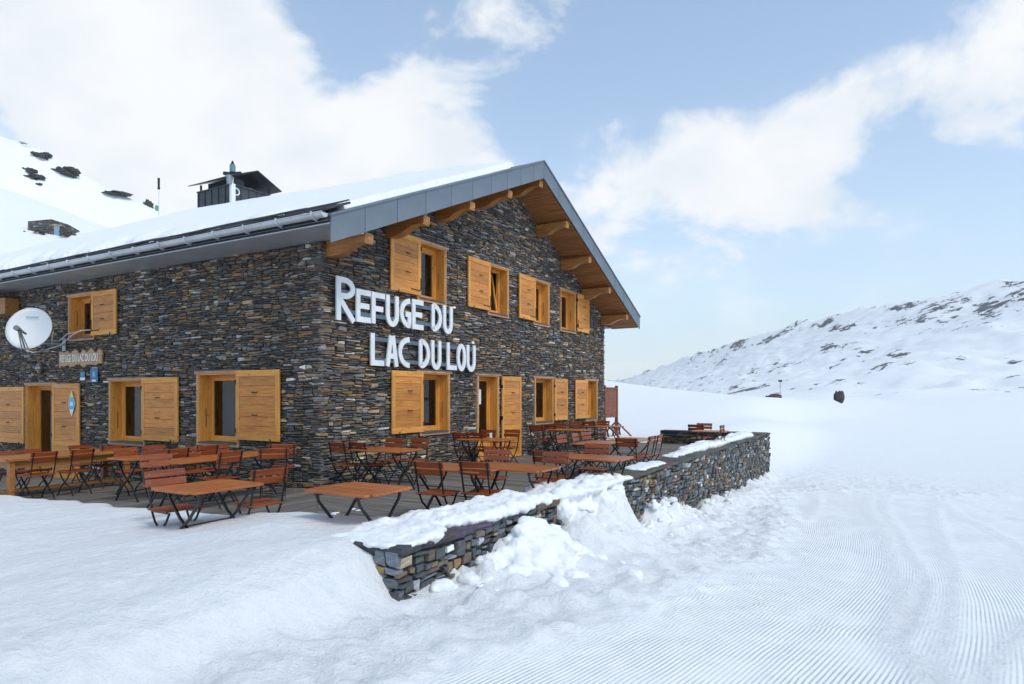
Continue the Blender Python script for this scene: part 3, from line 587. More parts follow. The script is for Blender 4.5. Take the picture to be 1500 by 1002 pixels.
def bx(pt, s0, s1, n0, n1, z0, z1, b=0.0):
    mb = MB()
    a = [pt(s, n, z) for s in (s0, s1) for n in (n0, n1) for z in (z0, z1)]
    lo = np.min(a, axis=0); hi = np.max(a, axis=0)
    return mb.cbox(lo[0], hi[0], lo[1], hi[1], lo[2], hi[2], b) if b else mb.box(lo[0], hi[0], lo[1], hi[1], lo[2], hi[2])
def local(mb, name, m, parent, **k):
    """give the mesh its own origin so that grain and copies sit with the piece"""
    A = np.array(mb.v); c = (A.min(0) + A.max(0)) / 2; mb.v = [tuple(p) for p in A - c]; o = mb.obj(name, m, parent, **k); o.location = c; return o
def window(name, pt, op, sill=True, curtain=None, tilt=False, door=False, hinge_right=False, clip_left=0.0, clip_right=0.0):
    s0, s1, z0, z1 = op
    wn = empty(name, (0, 0, 0)); wn.parent = house
    c = 0.055
    if clip_left == 0: local(bx(pt, s0 - c, s0, -0.02, 0.07, z0 - (0 if door else 0.07), z1, 0.004), 'casing_board', M['larch_pale'], wn)
    if clip_right == 0: local(bx(pt, s1, s1 + c, -0.02, 0.07, z0 - (0 if door else 0.07), z1, 0.004), 'casing_board', M['larch_pale'], wn)
    local(bx(pt, s0 - (0.16 if not clip_left else 0.0), s1 + (0.13 if not clip_right else 0.0), -0.02, 0.078, z1, z1 + 0.065, 0.004), 'lintel_board', M['larch_pale'], wn)
    local(bx(pt, s0 - 0.14 * (not clip_left), s1 + 0.12 * (not clip_right), -0.02, 0.10, z1 + 0.0655, z1 + 0.085), 'lintel_flashing', M['sill'], wn)
    D = -0.31
    local(bx(pt, s0, s0 + 0.03, D, 0.055, z0, z1 - 0.03), 'lining_board', M['larch_v'], wn); local(bx(pt, s1 - 0.03, s1, D, 0.055, z0, z1 - 0.03), 'lining_board', M['larch_v'], wn)
    local(bx(pt, s0, s1, D, 0.055, z1 - 0.03, z1), 'lining_board', M['larch_h'], wn)
    if not door:
        local(bx(pt, s0 - c, s1 + c, -0.02, 0.066, z0 - 0.07, z0 - 0.012, 0.004), 'sill_board', M['larch_pale'], wn)
        local(bx(pt, s0 + 0.03, s1 - 0.03, D, 0.09, z0 - 0.011, z0 + 0.022), 'sill', M['sill'], wn)
    # fixed frame and sash
    a, b_, c0, d0 = s0 + 0.03, s1 - 0.03, z0 + (0.022 if not door else 0.0), z1 - 0.03; fwd = 0.07
    for q in ((a, a + fwd, c0, d0), (b_ - fwd, b_, c0, d0)): local(bx(pt, q[0], q[1], -0.29, -0.20, q[2], q[3], 0.004), 'frame_post', M['larch_v'], wn)
    for q in ((a + fwd, b_ - fwd, d0 - fwd, d0),) + (() if door else ((a + fwd, b_ - fwd, c0, c0 + fwd),)): local(bx(pt, q[0], q[1], -0.29, -0.20, q[2], q[3], 0.004), 'frame_rail', M['larch_h'], wn)
    ia, ib, ic, idd = a + fwd, b_ - fwd, c0 + (0.0 if door else fwd), d0 - fwd; sw = 0.055
    sm = MB(); lowr = 0.62 if door else sw
    for q in ((ia, ia + sw, ic, idd), (ib - sw, ib, ic, idd), (ia + sw, ib - sw, idd - sw, idd), (ia + sw, ib - sw, ic, ic + lowr)):
        t_ = bx(pt, q[0], q[1], -0.28, -0.225, q[2], q[3]); sm.add(t_.v, t_.f)
    pane = bx(pt, ia + sw, ib - sw, -0.258, -0.250, ic + lowr, idd - sw)
    sash = local(sm, 'door_leaf' if door else 'sash', M['larch_v'], wn); pn = local(pane, 'pane', M['glass'], wn)
    if tilt:
        for o in (sash, pn):                     # the sash is tipped inwards at the top
            piv = Vector(pt((ia + ib) / 2, -0.25, ic)); ax = Vector(pt(1, 0, 0)) - Vector(pt(0, 0, 0)); rot = Matrix.Rotation(R(-9), 4, ax)
            o.matrix_local = Matrix.Translation(piv) @ rot @ Matrix.Translation(-piv) @ Matrix.Translation(o.location)
    if curtain:
        mbc = MB(); k0, k1 = ia + (ib - ia) * curtain[0], ia + (ib - ia) * curtain[1]; nn = 22
        vs = [pt(k0 + (k1 - k0) * i / nn, -0.40 + 0.02 * math.sin(i * 1.9), z) for z in (ic, idd) for i in range(nn + 1)]
        mbc.add(vs, [(i, i + 1, nn + 2 + i, nn + 1 + i) for i in range(nn)]); local(mbc, 'curtain', M['curtain'], wn, smooth=True)
    rm = MB(); x0, x1, y0, y1 = s0 - 0.3, s1 + 0.3, z0 - 0.3, z1 + 0.3      # dark room behind
    q = [pt(s, n, z) for n in (-0.36, -2.2) for s, z in ((x0, y0), (x1, y0), (x1, y1), (x0, y1))]
    rm.add(q, [(4, 5, 6, 7), (0, 1, 5, 4), (1, 2, 6, 5), (2, 3, 7, 6), (3, 0, 4, 7)]); local(rm, 'room', M['room'] if 'room' in M else M['dark'], wn, fix=False)
    if door:
        h = MB(); s = ib - 0.03 if not hinge_right else ia + 0.03
        h.tube([pt(s, -0.22, z0 + 1.0), pt(s, -0.17, z0 + 1.0), pt(s - 0.1, -0.17, z0 + 1.0)], 0.009); h.obj('door_handle', M['galv'], wn)
    else:
        h = MB(); s = (s1 - 0.045); h.tube([pt(s, -0.1, z0 + 0.35), pt(s - 0.02, -0.1, z0 + 0.37), pt(s - 0.02, -0.1, z0 + 0.75), pt(s, -0.1, z0 + 0.77)], 0.008, 5); h.obj('espagnolette_bar', M['iron'], wn)
    return wn
def shutter(pt, rect, hinge, door=False, planks=6, emblem=False):
    a, b_, c, d = rect; sh = empty('shutter', (0, 0, 0)); sh.parent = house
    st = 0.115; rl = 0.135; n0, n1 = 0.062, 0.105
    local(bx(pt, a, a + st, n0, n1, c + rl + 0.002, d - rl - 0.002, 0.004), 'stile', M['larch_v'], sh); local(bx(pt, b_ - st, b_, n0, n1, c + rl + 0.002, d - rl - 0.002, 0.004), 'stile', M['larch_v'], sh)
    local(bx(pt, a, b_, n0, n1, c, c + rl, 0.004), 'rail', M['larch_h'], sh); local(bx(pt, a, b_, n0, n1, d - rl, d, 0.004), 'rail', M['larch_h'], sh)
    segs = [(c + rl, d - rl)]
    if door:
        mid = c + (d - c) * 0.37; local(bx(pt, a + st, b_ - st, n0, n1 + 0.004, mid - 0.07, mid + 0.07, 0.004), 'rail', M['larch_h'], sh); segs = [(c + rl, mid - 0.07), (mid + 0.07, d - rl)]
    for z0, z1 in segs:
        k = max(2, int(round((z1 - z0) / 0.2))); zc = [z0 + (z1 - z0) * (i / k + (random.uniform(-0.035, 0.035) if 0 < i < k else 0)) for i in range(k + 1)]
        for i in range(k): local(bx(pt, a + st - 0.004, b_ - st + 0.004, n0 + 0.006, n1 - 0.011 + random.uniform(-0.002, 0.002), zc[i] + 0.0018, zc[i + 1] - 0.0018, 0.003), 'plank', M['larch_p'], sh)
    hz_ = [c + (d - c) * f for f in ((0.55, 0.8) if door else (0.36, 0.68))]
    sc = (a + b_) / 2 + (0.08 if hinge == 'l' else -0.08) * 0 + 0.06
    for z in hz_:
        h = MB(); h.tube([pt(sc - 0.075, n1 - 0.01, z + 0.012), pt(sc - 0.06, n1 + 0.022, z), pt(sc + 0.06, n1 + 0.022, z), pt(sc + 0.075, n1 - 0.01, z + 0.012)], 0.011, 5); h.obj('handle', M['iron'], sh)
    h = MB(); s = a + 0.25; h.tube([pt(s, n1 + 0.01, c - 0.05), pt(s, n1 + 0.012, c + 0.03), pt(s + 0.03, n1 + 0.012, c + 0.045)], 0.010, 5); h.obj('shutter_stay', M['iron'], sh)
    e = b_ if hinge == 'r' else a; q = -1 if hinge == 'r' else 1
    for z in ((c + 0.2, d - 0.25) if not door else (c + 0.25, c + 1.2, d - 0.3)):
        h = MB(); t_ = bx(pt, e - 0.022, e + 0.022, 0.02, n1 + 0.008, z - 0.05, z + 0.05); h.add(t_.v, t_.f); h.obj('hinge', M['iron'], sh)
    if not door:
        s = b_ - 0.03 if hinge == 'r' else a + 0.03
        h = MB(); h.tube([pt(s, n1 + 0.012, c + 0.42), pt(s, n1 + 0.014, c + 0.18), pt(s + q * 0.02, n1 + 0.014, c + 0.12), pt(s + q * 0.36, n1 + 0.012, c + 0.13)], 0.010, 5)
        if c > 3: h.obj('locking_bar', M['iron'], sh)
    return sh
room_m = mat('interior_wall', (0.10, 0.075, 0.055), 0.9)[0]; M['room'] = room_m
for k, o in GOP.items():
    window('door' if k == 'dr' else 'window', PG, o, door=(k == 'dr'), curtain={'w1': (0.0, 0.42), 'w5': (0.0, 0.45)}.get(k), tilt=(k == 'w2'))
for k, o in LOP.items():
    window('door' if k == 'ld' else 'window', PL, o, door=(k == 'ld'), hinge_right=True, curtain={'l1': (0.35, 0.7)}.get(k))
for k, o in GSH.items(): shutter(PG, o, 'l' if k in ('w4', 'w6', 'dr') else 'r', door=(k == 'dr'))
for k, o in LSH.items(): shutter(PL, o, 'r', door=(k == 'ld'))
# paper on the door pane
pp = local(bx(PG, 6.1, 6.34, -0.247, -0.244, 1.62, 2.05), 'paper_notice', M['white'], house)
# purlin corbels
def purlin(u, apex=False):
    prof = [(0.02, 0), (0.02, -0.36), (0.25, -0.37), (0.45, -0.33), (0.62, -0.24), (0.80, -0.18), (0.95, -0.17), (1.07, -0.20), (1.09, -0.13), (1.09, 0)]
    w_ = 0.11; top = roof_z(u) - 0.515 - (0.0 if apex else 0.02) - (SLOPE * w_ if not apex else 0.045)
    mb = MB(); n = len(prof); vs = [(u + s * w_, -y, top + z) for s in (-1, 1) for y, z in prof]
    mb.add(vs, [tuple(range(n)), tuple(range(2 * n - 1, n - 1, -1))] + [(i, (i + 1) % n, n + (i + 1) % n, n + i) for i in range(n)])
    local(mb, 'purlin', M['purlin'], house)
for u in (0.22, 2.05, 3.88, 5.72, 9.34, 11.17, 13.0, 14.85): purlin(u)
purlin(APU, True)
# roof slab, soffit boards, verge and eaves cladding
OV, EL, ER = 1.15, -0.86, 16.08
mb = MB()
for ua, ub in ((EL, APU), (APU, ER)):
    q = [(u, v, roof_z(u) + dz) for dz in (-0.09, 0.0) for u, v in ((ua, -OV + 0.03), (ub, -OV + 0.03), (ub, BL + 1), (ua, BL + 1))]
    mb.add(q, [(0, 3, 2, 1), (4, 5, 6, 7), (0, 1, 5, 4), (1, 2, 6, 5), (2, 3, 7, 6), (3, 0, 4, 7)])
roof = mb.obj('roof', M['slate'], house)
sb = MB().cbox(-0.059, 0.059, -0.565, 0.565, -0.013, 0.013, 0.007).mesh('soffit_board'); sb.materials.append(M['soffit'])
cs_ = math.cos(math.atan(SLOPE))
for side in (-1, 1):
    n = int((APU - EL) / cs_ / 0.128) if side < 0 else int((ER - APU) / cs_ / 0.128)
    for i in range(n):
        u = APU + side * (0.07 + i * 0.128) * cs_
        if u < 0.02: continue
        o = bpy.data.objects.new('soffit_board', sb); col.objects.link(o); o.parent = roof
        o.location = (u, -0.555, roof_z(u) - 0.50); o.rotation_euler = (0, math.atan(SLOPE) * side, 0)
def verge(u0, u1, name):
    k = MB(); a, b_ = min(u0, u1) + 0.007, max(u0, u1) - 0.007
    for y0, y1, t0, t1 in ((-OV - 0.03, -OV, -0.52, -0.035),):
        vs = [(u, y, roof_z(u) + dz) for u in (a, b_) for y in (y0, y1) for dz in (t0, t1)]
        k.add(vs, [(0, 1, 3, 2), (4, 6, 7, 5), (0, 4, 5, 1), (2, 3, 7, 6), (0, 2, 6, 4), (1, 5, 7, 3)])
    local(k, name, M['zinc'], house)
left_j = [-0.88, 0.0, 0.95, 1.9, 2.85, 3.75, 4.6, 5.4, 6.15, 6.9, APU]
for a, b_ in zip(left_j[:-1], left_j[1:]): verge(a, b_, 'verge_panel')
rj = [APU + (ER - APU) * i / 9 for i in range(10)]
for a, b_ in zip(rj[:-1], rj[1:]): verge(a, b_, 'verge_panel')
k = MB()                                           # drip edge along the top of the verge
for ua, ub in ((EL - 0.03, APU), (APU, ER + 0.03)):
    vs = [(u, y, roof_z(u) + dz) for u in (ua, ub) for y in (-OV - 0.055, -OV + 0.25) for dz in (-0.034, 0.012)]
    k.add(vs, [(0, 1, 3, 2), (4, 6, 7, 5), (0, 4, 5, 1), (2, 3, 7, 6), (0, 2, 6, 4), (1, 5, 7, 3)])
k.obj('verge_drip', M['zinc'], house)
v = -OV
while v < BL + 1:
    e = min(BL + 1, v + 2.05); local(MB().box(EL - 0.03, EL - 0.002, v + 0.004, e - 0.004, 5.005, 5.14), 'eaves_panel', M['slate'], house); local(MB().box(EL - 0.03, -0.0, v + 0.006, e - 0.006, 4.975, 5.0), 'soffit_panel', M['zinc_snowlit'], house); v = e  # fascia strip coloured slate-dark to hold the shade behind the gutter
local(MB().box(ER, ER + 0.03, -OV, BL + 1, 4.66, 5.02), 'eaves_panel', M['zinc'], house)
local(MB().box(GW + 0.05, ER - 0.002, 0.0, BL + 1, 4.66, 4.69), 'eaves_soffit', M['soffit'], house)
# gutter with brackets
def gutter(u, v0, v1, zc, r=0.082):
    mb = MB(); n = 12; seg = [v0, v1]; vs = []
    for rr in (r, r - 0.008):
        for vv in seg:
            for i in range(n + 1): a = math.pi + math.pi * i / n; vs.append((u + rr * math.cos(a), vv, zc + rr * math.sin(a)))
    m_ = n + 1; fs = []
    for i in range(n): fs += [(i, i + 1, m_ + i + 1, m_ + i), (2 * m_ + i, 3 * m_ + i, 3 * m_ + i + 1, 2 * m_ + i + 1)]
    fs += [(0, m_, 3 * m_, 2 * m_), (n, 2 * m_ + n, 3 * m_ + n, m_ + n)]; mb.add(vs, fs)
    mb.add([vs[i] for i in range(m_)], [tuple(range(m_))]); mb.tube([(u - r, v0, zc + 0.004), (u - r, v1, zc + 0.004)], 0.012, 8)
    gt = mb.obj('gutter', M['gutter'], house, smooth=False)
    vv = v0 + 0.25
    while vv < v1:
        b = MB(); pts = [(u + r + 0.03, vv, zc + 0.03)] + [(u + (r + 0.012) * math.cos(a), vv, zc + (r + 0.012) * math.sin(a)) for a in [2 * math.pi - math.pi * i / 9 for i in range(10)]] + [(u - r - 0.004, vv, zc + 0.03)]
        b.tube(pts, 0.021, 5); b.tube([(u, vv, zc - r - 0.01), (u + 0.06, vv, zc - r - 0.04)], 0.009, 5); b.obj('bracket', M['gutter'], gt); vv += 0.93
gutter(EL - 0.125, -OV + 0.02, BL + 1, 5.155)
b = MB(); vv = 15.4; b.tube([(EL - 0.125, vv, 5.05), (EL - 0.125, vv, 4.95), (EL - 0.05, vv, 4.8), (-0.12, vv, 4.6), (-0.12, vv, 3.8), (-0.12, vv, -0.4)], 0.05, 10); b.obj('downpipe', M['gutter'], house, smooth=True)
gutter(ER + 0.115, -OV + 0.02, BL + 1, 4.97)
# slates showing along the eaves below the snow
rnd = random.Random(21)
for row in range(2):
    v = -OV + 0.02 + 0.3 * row
    while v < 20.5:
        wv = rnd.uniform(0.45, 0.95); u0 = EL - 0.10 + row * 0.30 + rnd.uniform(-0.03, 0.03); u1 = u0 + 0.62; t_ = rnd.uniform(0.03, 0.05); lift = 0.085 + row * 0.05 + rnd.uniform(0, 0.012)
        k = MB(); vs = []
        for u in (u0, u1):
            for vv in (v + 0.006 + rnd.uniform(0, 0.03), v + wv - 0.006 - rnd.uniform(0, 0.03)):
                for dz in (0, t_): vs.append((u + rnd.uniform(-0.012, 0.012), vv, roof_z(u) + lift + dz))
        k.add(vs, [(0, 1, 3, 2), (4, 6, 7, 5), (0, 4, 5, 1), (2, 3, 7, 6), (0, 2, 6, 4), (1, 5, 7, 3)]); local(k, 'roof_slate', M['slate'], house); v += wv
# timber beam under the eaves of the side wing
local(bx(PL, 12.3, 20.5, 0.05, 0.42, 4.25, 4.72, 0.01), 'eaves_beam', M['purlin'], house)
local(bx(PL, 12.9, 20.8, 0.46, 0.84, 4.74, 4.79), 'eaves_board', M['soffit'], house)

# roof snow
UU = np.concatenate([np.linspace(-0.98, -0.2, 40), np.linspace(-0.15, APU + 0.25, 60)]); VV = np.concatenate([np.arange(-OV + 0.02, 3, 0.07), np.arange(3, 22, 0.1)])
su, sv = np.meshgrid(UU, VV, indexing='ij')
edge_u = -0.22 + 0.7 * fbm(sv * 0.85, sv * 0 + 5.5, 4, 151, 0.6); edge_v = -OV + 0.18 + 0.22 * (fbm(su * 0.7, su * 0 + 2.2, 3, 153) + 0.3) + 0.75 * sstep(5.6, 7.4, su)
full = 0.10 + 0.30 * sstep(-1, 5, sv) + 0.36 * sstep(4, 14, sv) + 0.07 * fbm(su * 0.5, sv * 0.5, 3, 155); full = full * (0.55 + 0.45 * sstep(0, 6, su))
th = full * np.sqrt(np.clip((su - edge_u) / 0.55, 0, 1)) * np.sqrt(np.clip((sv - edge_v) / 0.5, 0, 1))
rz = APZ - SLOPE * np.abs(su - APU)
RS = np.where(th > 0.004, rz + 0.13 + th, rz - 0.1)
me = grid_mesh('roof_snow', su, sv, RS); o = link('roof_snow', me, M['snow_roof'], label='thick smooth blanket of snow lying on the near slope of the refuge roof', cat='snow', kind='stuff')
o.matrix_world = Matrix.Translation((C0[0], C0[1], 0)) @ Matrix.Rotation(ANG, 4, 'Z')
su2, sv2 = np.meshgrid(np.linspace(APU + 0.2, ER - 0.2, 60), np.arange(-OV + 0.9, 22, 0.25), indexing='ij')
th2 = (0.12 + 0.4 * sstep(0, 8, sv2)) * np.sqrt(np.clip((ER - 0.25 - su2) / 0.6, 0, 1)) * np.sqrt(np.clip((sv2 + OV - 0.9) / 0.5, 0, 1))
o = link('roof_snow', grid_mesh('roof_snow', su2, sv2, APZ - SLOPE * np.abs(su2 - APU) + np.where(th2 > 0.01, th2 + 0.03, -0.1)), M['snow_roof'], label='snow blanket on the far slope of the refuge roof', cat='snow', kind='stuff')
o.matrix_world = Matrix.Translation((C0[0], C0[1], 0)) @ Matrix.Rotation(ANG, 4, 'Z')

# chimney clad in dark standing-seam metal with a little gabled cap
cu0, cu1, cv0, cv1 = 7.35, 9.25, 12.55, 14.75; czt = 10.22
ch = empty('chimney', (0, 0, 0)); ch.parent = house
local(MB().box(cu0, cu1, cv0, cv1, 7.6, czt), 'chimney_cladding', M['chim'], ch)
for i in range(6):
    vv = cv0 + 0.02 + (cv1 - cv0 - 0.04) * i / 5; local(MB().box(cu0 - 0.035, cu0 - 0.001, vv - 0.012, vv + 0.012, 7.6, czt), 'seam', M['chim'], ch)
for i in range(1, 6):
    uu = cu0 + (cu1 - cu0) * i / 5; local(MB().box(uu - 0.012, uu + 0.012, cv0 - 0.035, cv0 - 0.001, 7.6, czt), 'seam', M['chim'], ch)
local(MB().box(cu0 - 0.04, cu1 + 0.04, cv0 - 0.04, cv1 + 0.04, czt + 0.001, czt + 0.05), 'rim', M['chim'], ch)
cuc = (cu0 + cu1) / 2
for uu in (cu0 + 0.08, cu1 - 0.08):
    for vv in (cv0 + 0.08, cv1 - 0.08): local(MB().box(uu - 0.03, uu + 0.03, vv - 0.03, vv + 0.03, czt + 0.051, czt + 0.33), 'post', M['chim'], ch)
k = MB(); cz = czt + 0.76
for sgn in (-1, 1):
    ue = cuc + sgn * 1.2; vs = [(u, v, z + dz) for (u, z) in ((cuc, cz), (ue, cz - 1.2 * 0.43)) for v in (cv0 - 0.3, cv1 + 0.3) for dz in (0, 0.035)]
    k.add(vs, [(0, 1, 3, 2), (4, 6, 7, 5), (0, 4, 5, 1), (2, 3, 7, 6), (0, 2, 6, 4), (1, 5, 7, 3)])
local(k, 'cap', M['chim'], ch)
for uu, vv, r_ in ((cuc - 0.3, cv0 + 0.8, 0.22), (cuc + 0.35, cv0 + 0.7, 0.2)):
    k = MB(); k.tube([(uu, vv, czt), (uu, vv, czt + 0.28)], r_, 14); local(k, 'flue', M['galv'], ch, smooth=False)
local(MB().box(cu0 + 0.25, cu0 + 0.75, cv0 + 0.3, cv1 - 0.3, czt + 0.05, czt + 0.4), 'baffle', M['chim'], ch)
# masts
def B(u, v, z): p = xy(u, v); return (float(p[0]), float(p[1]), z)
mu, mv = cu0 - 0.10, cv0 - 0.12
t0 = empty('weather_mast', B(mu, mv, 9.2), ANG, label='white instrument mast with a dark camera head on the chimney corner', cat='mast')
k = MB(); k.tube([(0, 0, -1.4), (0, 0, 1.75)], 0.035, 8); k.obj('pole', M['white'], t0)
MB().cbox(-0.09, 0.09, -0.07, 0.07, 0.05, 1.0, 0.01).obj('cable_duct', M['white'], t0)
k = MB(); k.tube([(-0.18, 0.3, 1.42), (-0.07, 0.13, 1.37), (0.07, -0.13, 1.37), (0.18, -0.3, 1.42)], [0.07, 0.10, 0.10, 0.07], 8); k.obj('camera_arm', M['black'], t0)
k = MB(); k.tube([(0, 0, 1.46), (0, 0, 1.74)], 0.11, 10); k.obj('camera_head', mat('camera_teal', (0.10, 0.22, 0.25), 0.4)[0], t0)
k = MB(); k.tube([(0, 0, 1.74), (0, 0, 1.80), (0, 0, 1.9)], [0.1, 0.06, 0.03], 8); k.obj('camera_cap', M['black'], t0)
k = MB(); k.tube([(-0.12, 0.02, 0.95), (-0.12, 0.02, 1.3)], [0.1, 0.12], 10); k.obj('rain_gauge', M['galv'], t0)
k = MB(); k.tube([(0.14 + 0.13 * math.cos(a), -0.05, 0.72 + 0.13 * math.sin(a)) for a in np.linspace(0, 2 * math.pi, 17)], 0.025, 6); k.obj('cable_coil', M['white'], t0)
vq = None
for vv in np.linspace(8, 22, 600):
    p = xy(APU, vv)
    if abs(CX + F * p[0] / p[1] - 233) < 0.6: vq = vv
vq = vq or 17.0
t0 = empty('antenna_pole', B(APU, vq, 8.9), ANG, label='thin white antenna pole with a dark tip rising from the snowy roof ridge', cat='antenna')
k = MB(); k.tube([(0, 0, -0.3), (0, 0, 2.05)], 0.028, 8); k.obj('pole', M['white'], t0)
k = MB(); k.tube([(0, 0, 2.0), (0, 0, 2.04), (0, 0, 2.12), (0, 0, 2.5)], [0.04, 0.06, 0.045, 0.05], 8); k.obj('tip', M['black'], t0)
k = MB(); k.tube([(0, 0, 0.45), (0, 0, 0.75)], 0.05, 8); k.obj('collar', M['black'], t0)
k = MB(); k.cbox(-0.15, -0.03, -0.05, 0.05, 1.05, 1.28, 0.02); k.obj('sensor_box', mat('green_plastic', (0.12, 0.34, 0.2), 0.5)[0], t0)
# ------------------------------------------------------------------ big lettering on the gable
sign = empty('name_lettering', (C0[0], C0[1], 0), ANG, label='big white hand-cut letters on blue-grey rails across the gable wall', cat='sign')
def ribbon(path, wd, closed=False):
    """outline of a stroke: left and right offsets of a polyline (wd = half width per point)"""
    P = [np.array(p, float) for p in path]; n = len(P); Lf = []; Rt = []
    for i, p in enumerate(P):
        if closed: a, b_ = P[i - 1], P[(i + 1) % n]
        else: a, b_ = P[max(i - 1, 0)], P[min(i + 1, n - 1)]
        d = b_ - a; d /= np.linalg.norm(d); nn = np.array([-d[1], d[0]]); w_ = wd[i] if isinstance(wd, (list, tuple)) else wd
        Lf.append(p + nn * w_); Rt.append(p - nn * w_)
    return Lf, Rt
def arc(cx_, cz_, rx, rz_, a0, a1, n=14): return [(cx_ + rx * math.cos(R(a0 + (a1 - a0) * i / n)), cz_ + rz_ * math.sin(R(a0 + (a1 - a0) * i / n))) for i in range(n + 1)]
def letter(ch, s0, s1, z0, z1, k=0.068):
    W, H_ = s1 - s0, z1 - z0; st = []
    X = lambda t_: s0 + k + (W - 2 * k) * t_
    Z = lambda t_: z0 + k + (H_ - 2 * k) * t_
    lo, hi = z0, z1
    if ch == 'E': st = [([(s0 + k, lo), (s0 + k, hi)], 0), ([(s0 + k, Z(1)), (s1, Z(1))], 0), ([(s0 + k, Z(.5)), (s1 - 0.05, Z(.5))], 0), ([(s0 + k, Z(0)), (s1, Z(0))], 0)]
    elif ch == 'F': st = [([(s0 + k, lo), (s0 + k, hi)], 0), ([(s0 + k, Z(1)), (s1, Z(1))], 0), ([(s0 + k, Z(.48)), (s1 - 0.06, Z(.48))], 0)]
    elif ch == 'L': st = [([(s0 + k, lo), (s0 + k, hi)], 0), ([(s0 + k, Z(0)), (s1, Z(0))], 0)]
    elif ch == 'U':
        rx = (W - 2 * k) / 2; cx_ = s0 + W / 2; rz_ = min(rx * 1.35, 0.3); st = [([(X(0), hi)] + arc(cx_, lo + k + rz_, rx, rz_, 180, 360) + [(X(1), hi)], 0)]
    elif ch == 'O': st = [(arc(s0 + W / 2, (lo + hi) / 2, W / 2 - k, H_ / 2 - k, 0, 360, 28)[:-1], 1)]
    elif ch == 'D': st = [([(X(0), Z(0))] + arc(X(0) + 0.02, (lo + hi) / 2, W - 2 * k - 0.02, H_ / 2 - k, -90, 90, 18) + [(X(0), Z(1))], 1)]
    elif ch == 'C': st = [(arc(s1 - 0.03, (lo + hi) / 2, W - k - 0.03, H_ / 2 - k, 88, 272, 20), 0)]
    elif ch == 'G': st = [(arc(s1 - 0.03, (lo + hi) / 2, W - k - 0.03, H_ / 2 - k, 92, 262, 20) + [(s1 - k, Z(0.08)), (s1 - k, Z(.46))], 0), ([(s1 - 0.20, Z(.46)), (s1, Z(.46))], 0)]
    elif ch == 'A': st = [([(s0 + k, lo), (s0 + W / 2 - 0.03, hi - 0.01)], 0), ([(s1 - k, lo), (s0 + W / 2 + 0.03, hi - 0.01)], 0), ([(s0 + W * .3, Z(.3)), (s1 - W * .3, Z(.3))], 0)]
    elif ch == 'R': st = [([(s0 + k, lo), (s0 + k, hi)], 0), ([(s0 + k, Z(1))] + arc(s0 + W * .42, hi - 0.225, W * .58 - k, 0.225 - k, 90, -90, 14) + [(s0 + k, hi - 0.45 + k)], 0), ([(s0 + k + 0.02, hi - 0.44), (s1 - k * .6, lo)], 0)]
    mb = MB(); n0, n1 = 0.113, 0.150
    for i, (path, closed) in enumerate(st):
        Lf, Rt = ribbon(path, k, closed); n = len(path); e = 0.0012 * i
        vs = [PG(q[0], nn + e, q[1]) for nn in (n0, n1) for q in (*Lf, *Rt)]; fs = []
        rng = range(n if closed else n - 1)
        for j in rng:
            q = (j + 1) % n
            fs += [(2 * n + j, 2 * n + q, 3 * n + q, 3 * n + j), (j, n + j, n + q, q), (j, q, 2 * n + q, 2 * n + j), (n + j, 3 * n + j, 3 * n + q, n + q)]
        if not closed: fs += [(0, 2 * n, 3 * n, n), (n - 1, 2 * n - 1, 4 * n - 1, 3 * n - 1)]
        mb.add(vs, fs)
    o = local(mb, 'letter', M['letter'], sign); return o
gu = lambda px: on_gable(px, 470, -0.08)[0]
row1 = [('R', 489.1, 517.3, 3.43, 4.34), ('E', 518, 540.5, 3.45, 4.16), ('F', 540.7, 561, 3.46, 4.16), ('U', 562, 581.5, 3.44, 4.16), ('G', 582.4, 599.6, 3.45, 4.17), ('E', 600.3, 617.5, 3.46, 4.18), ('D', 629, 644.7, 3.47, 4.18), ('U', 645.9, 660.6, 3.45, 4.18)]
row2 = [('L', 539.5, 560, 2.54, 3.26), ('A', 561.6, 580.8, 2.54, 3.26), ('C', 580, 598, 2.53, 3.26), ('D', 610.6, 627.2, 2.54, 3.26), ('U', 628.4, 643.8, 2.52, 3.26), ('L', 651.4, 666.6, 2.54, 3.25), ('O', 666.2, 680, 2.52, 3.26), ('U', 680.5, 694.2, 2.52, 3.25)]
for ch, a, b_, z0, z1 in row1 + row2: letter(ch, gu(a) + 0.012, gu(b_) - 0.012, z0 - 0.01, z1 - 0.02, 0.060)
for px0, px1, zs in ((489, 660, (3.62, 4.02)), (540, 694, (2.66, 3.12))):
    for z in zs: local(bx(PG, gu(px0) + 0.05, gu(px1) - 0.03, 0.075, 0.112, z - 0.045, z + 0.045), 'rail', M['rail'], sign)
    for s in np.linspace(gu(px0) + 0.2, gu(px1) - 0.3, 4):
        for z in zs: local(bx(PG, s - 0.02, s + 0.02, 0.0, 0.075, z - 0.02, z + 0.02), 'bracket', M['rail'], sign)
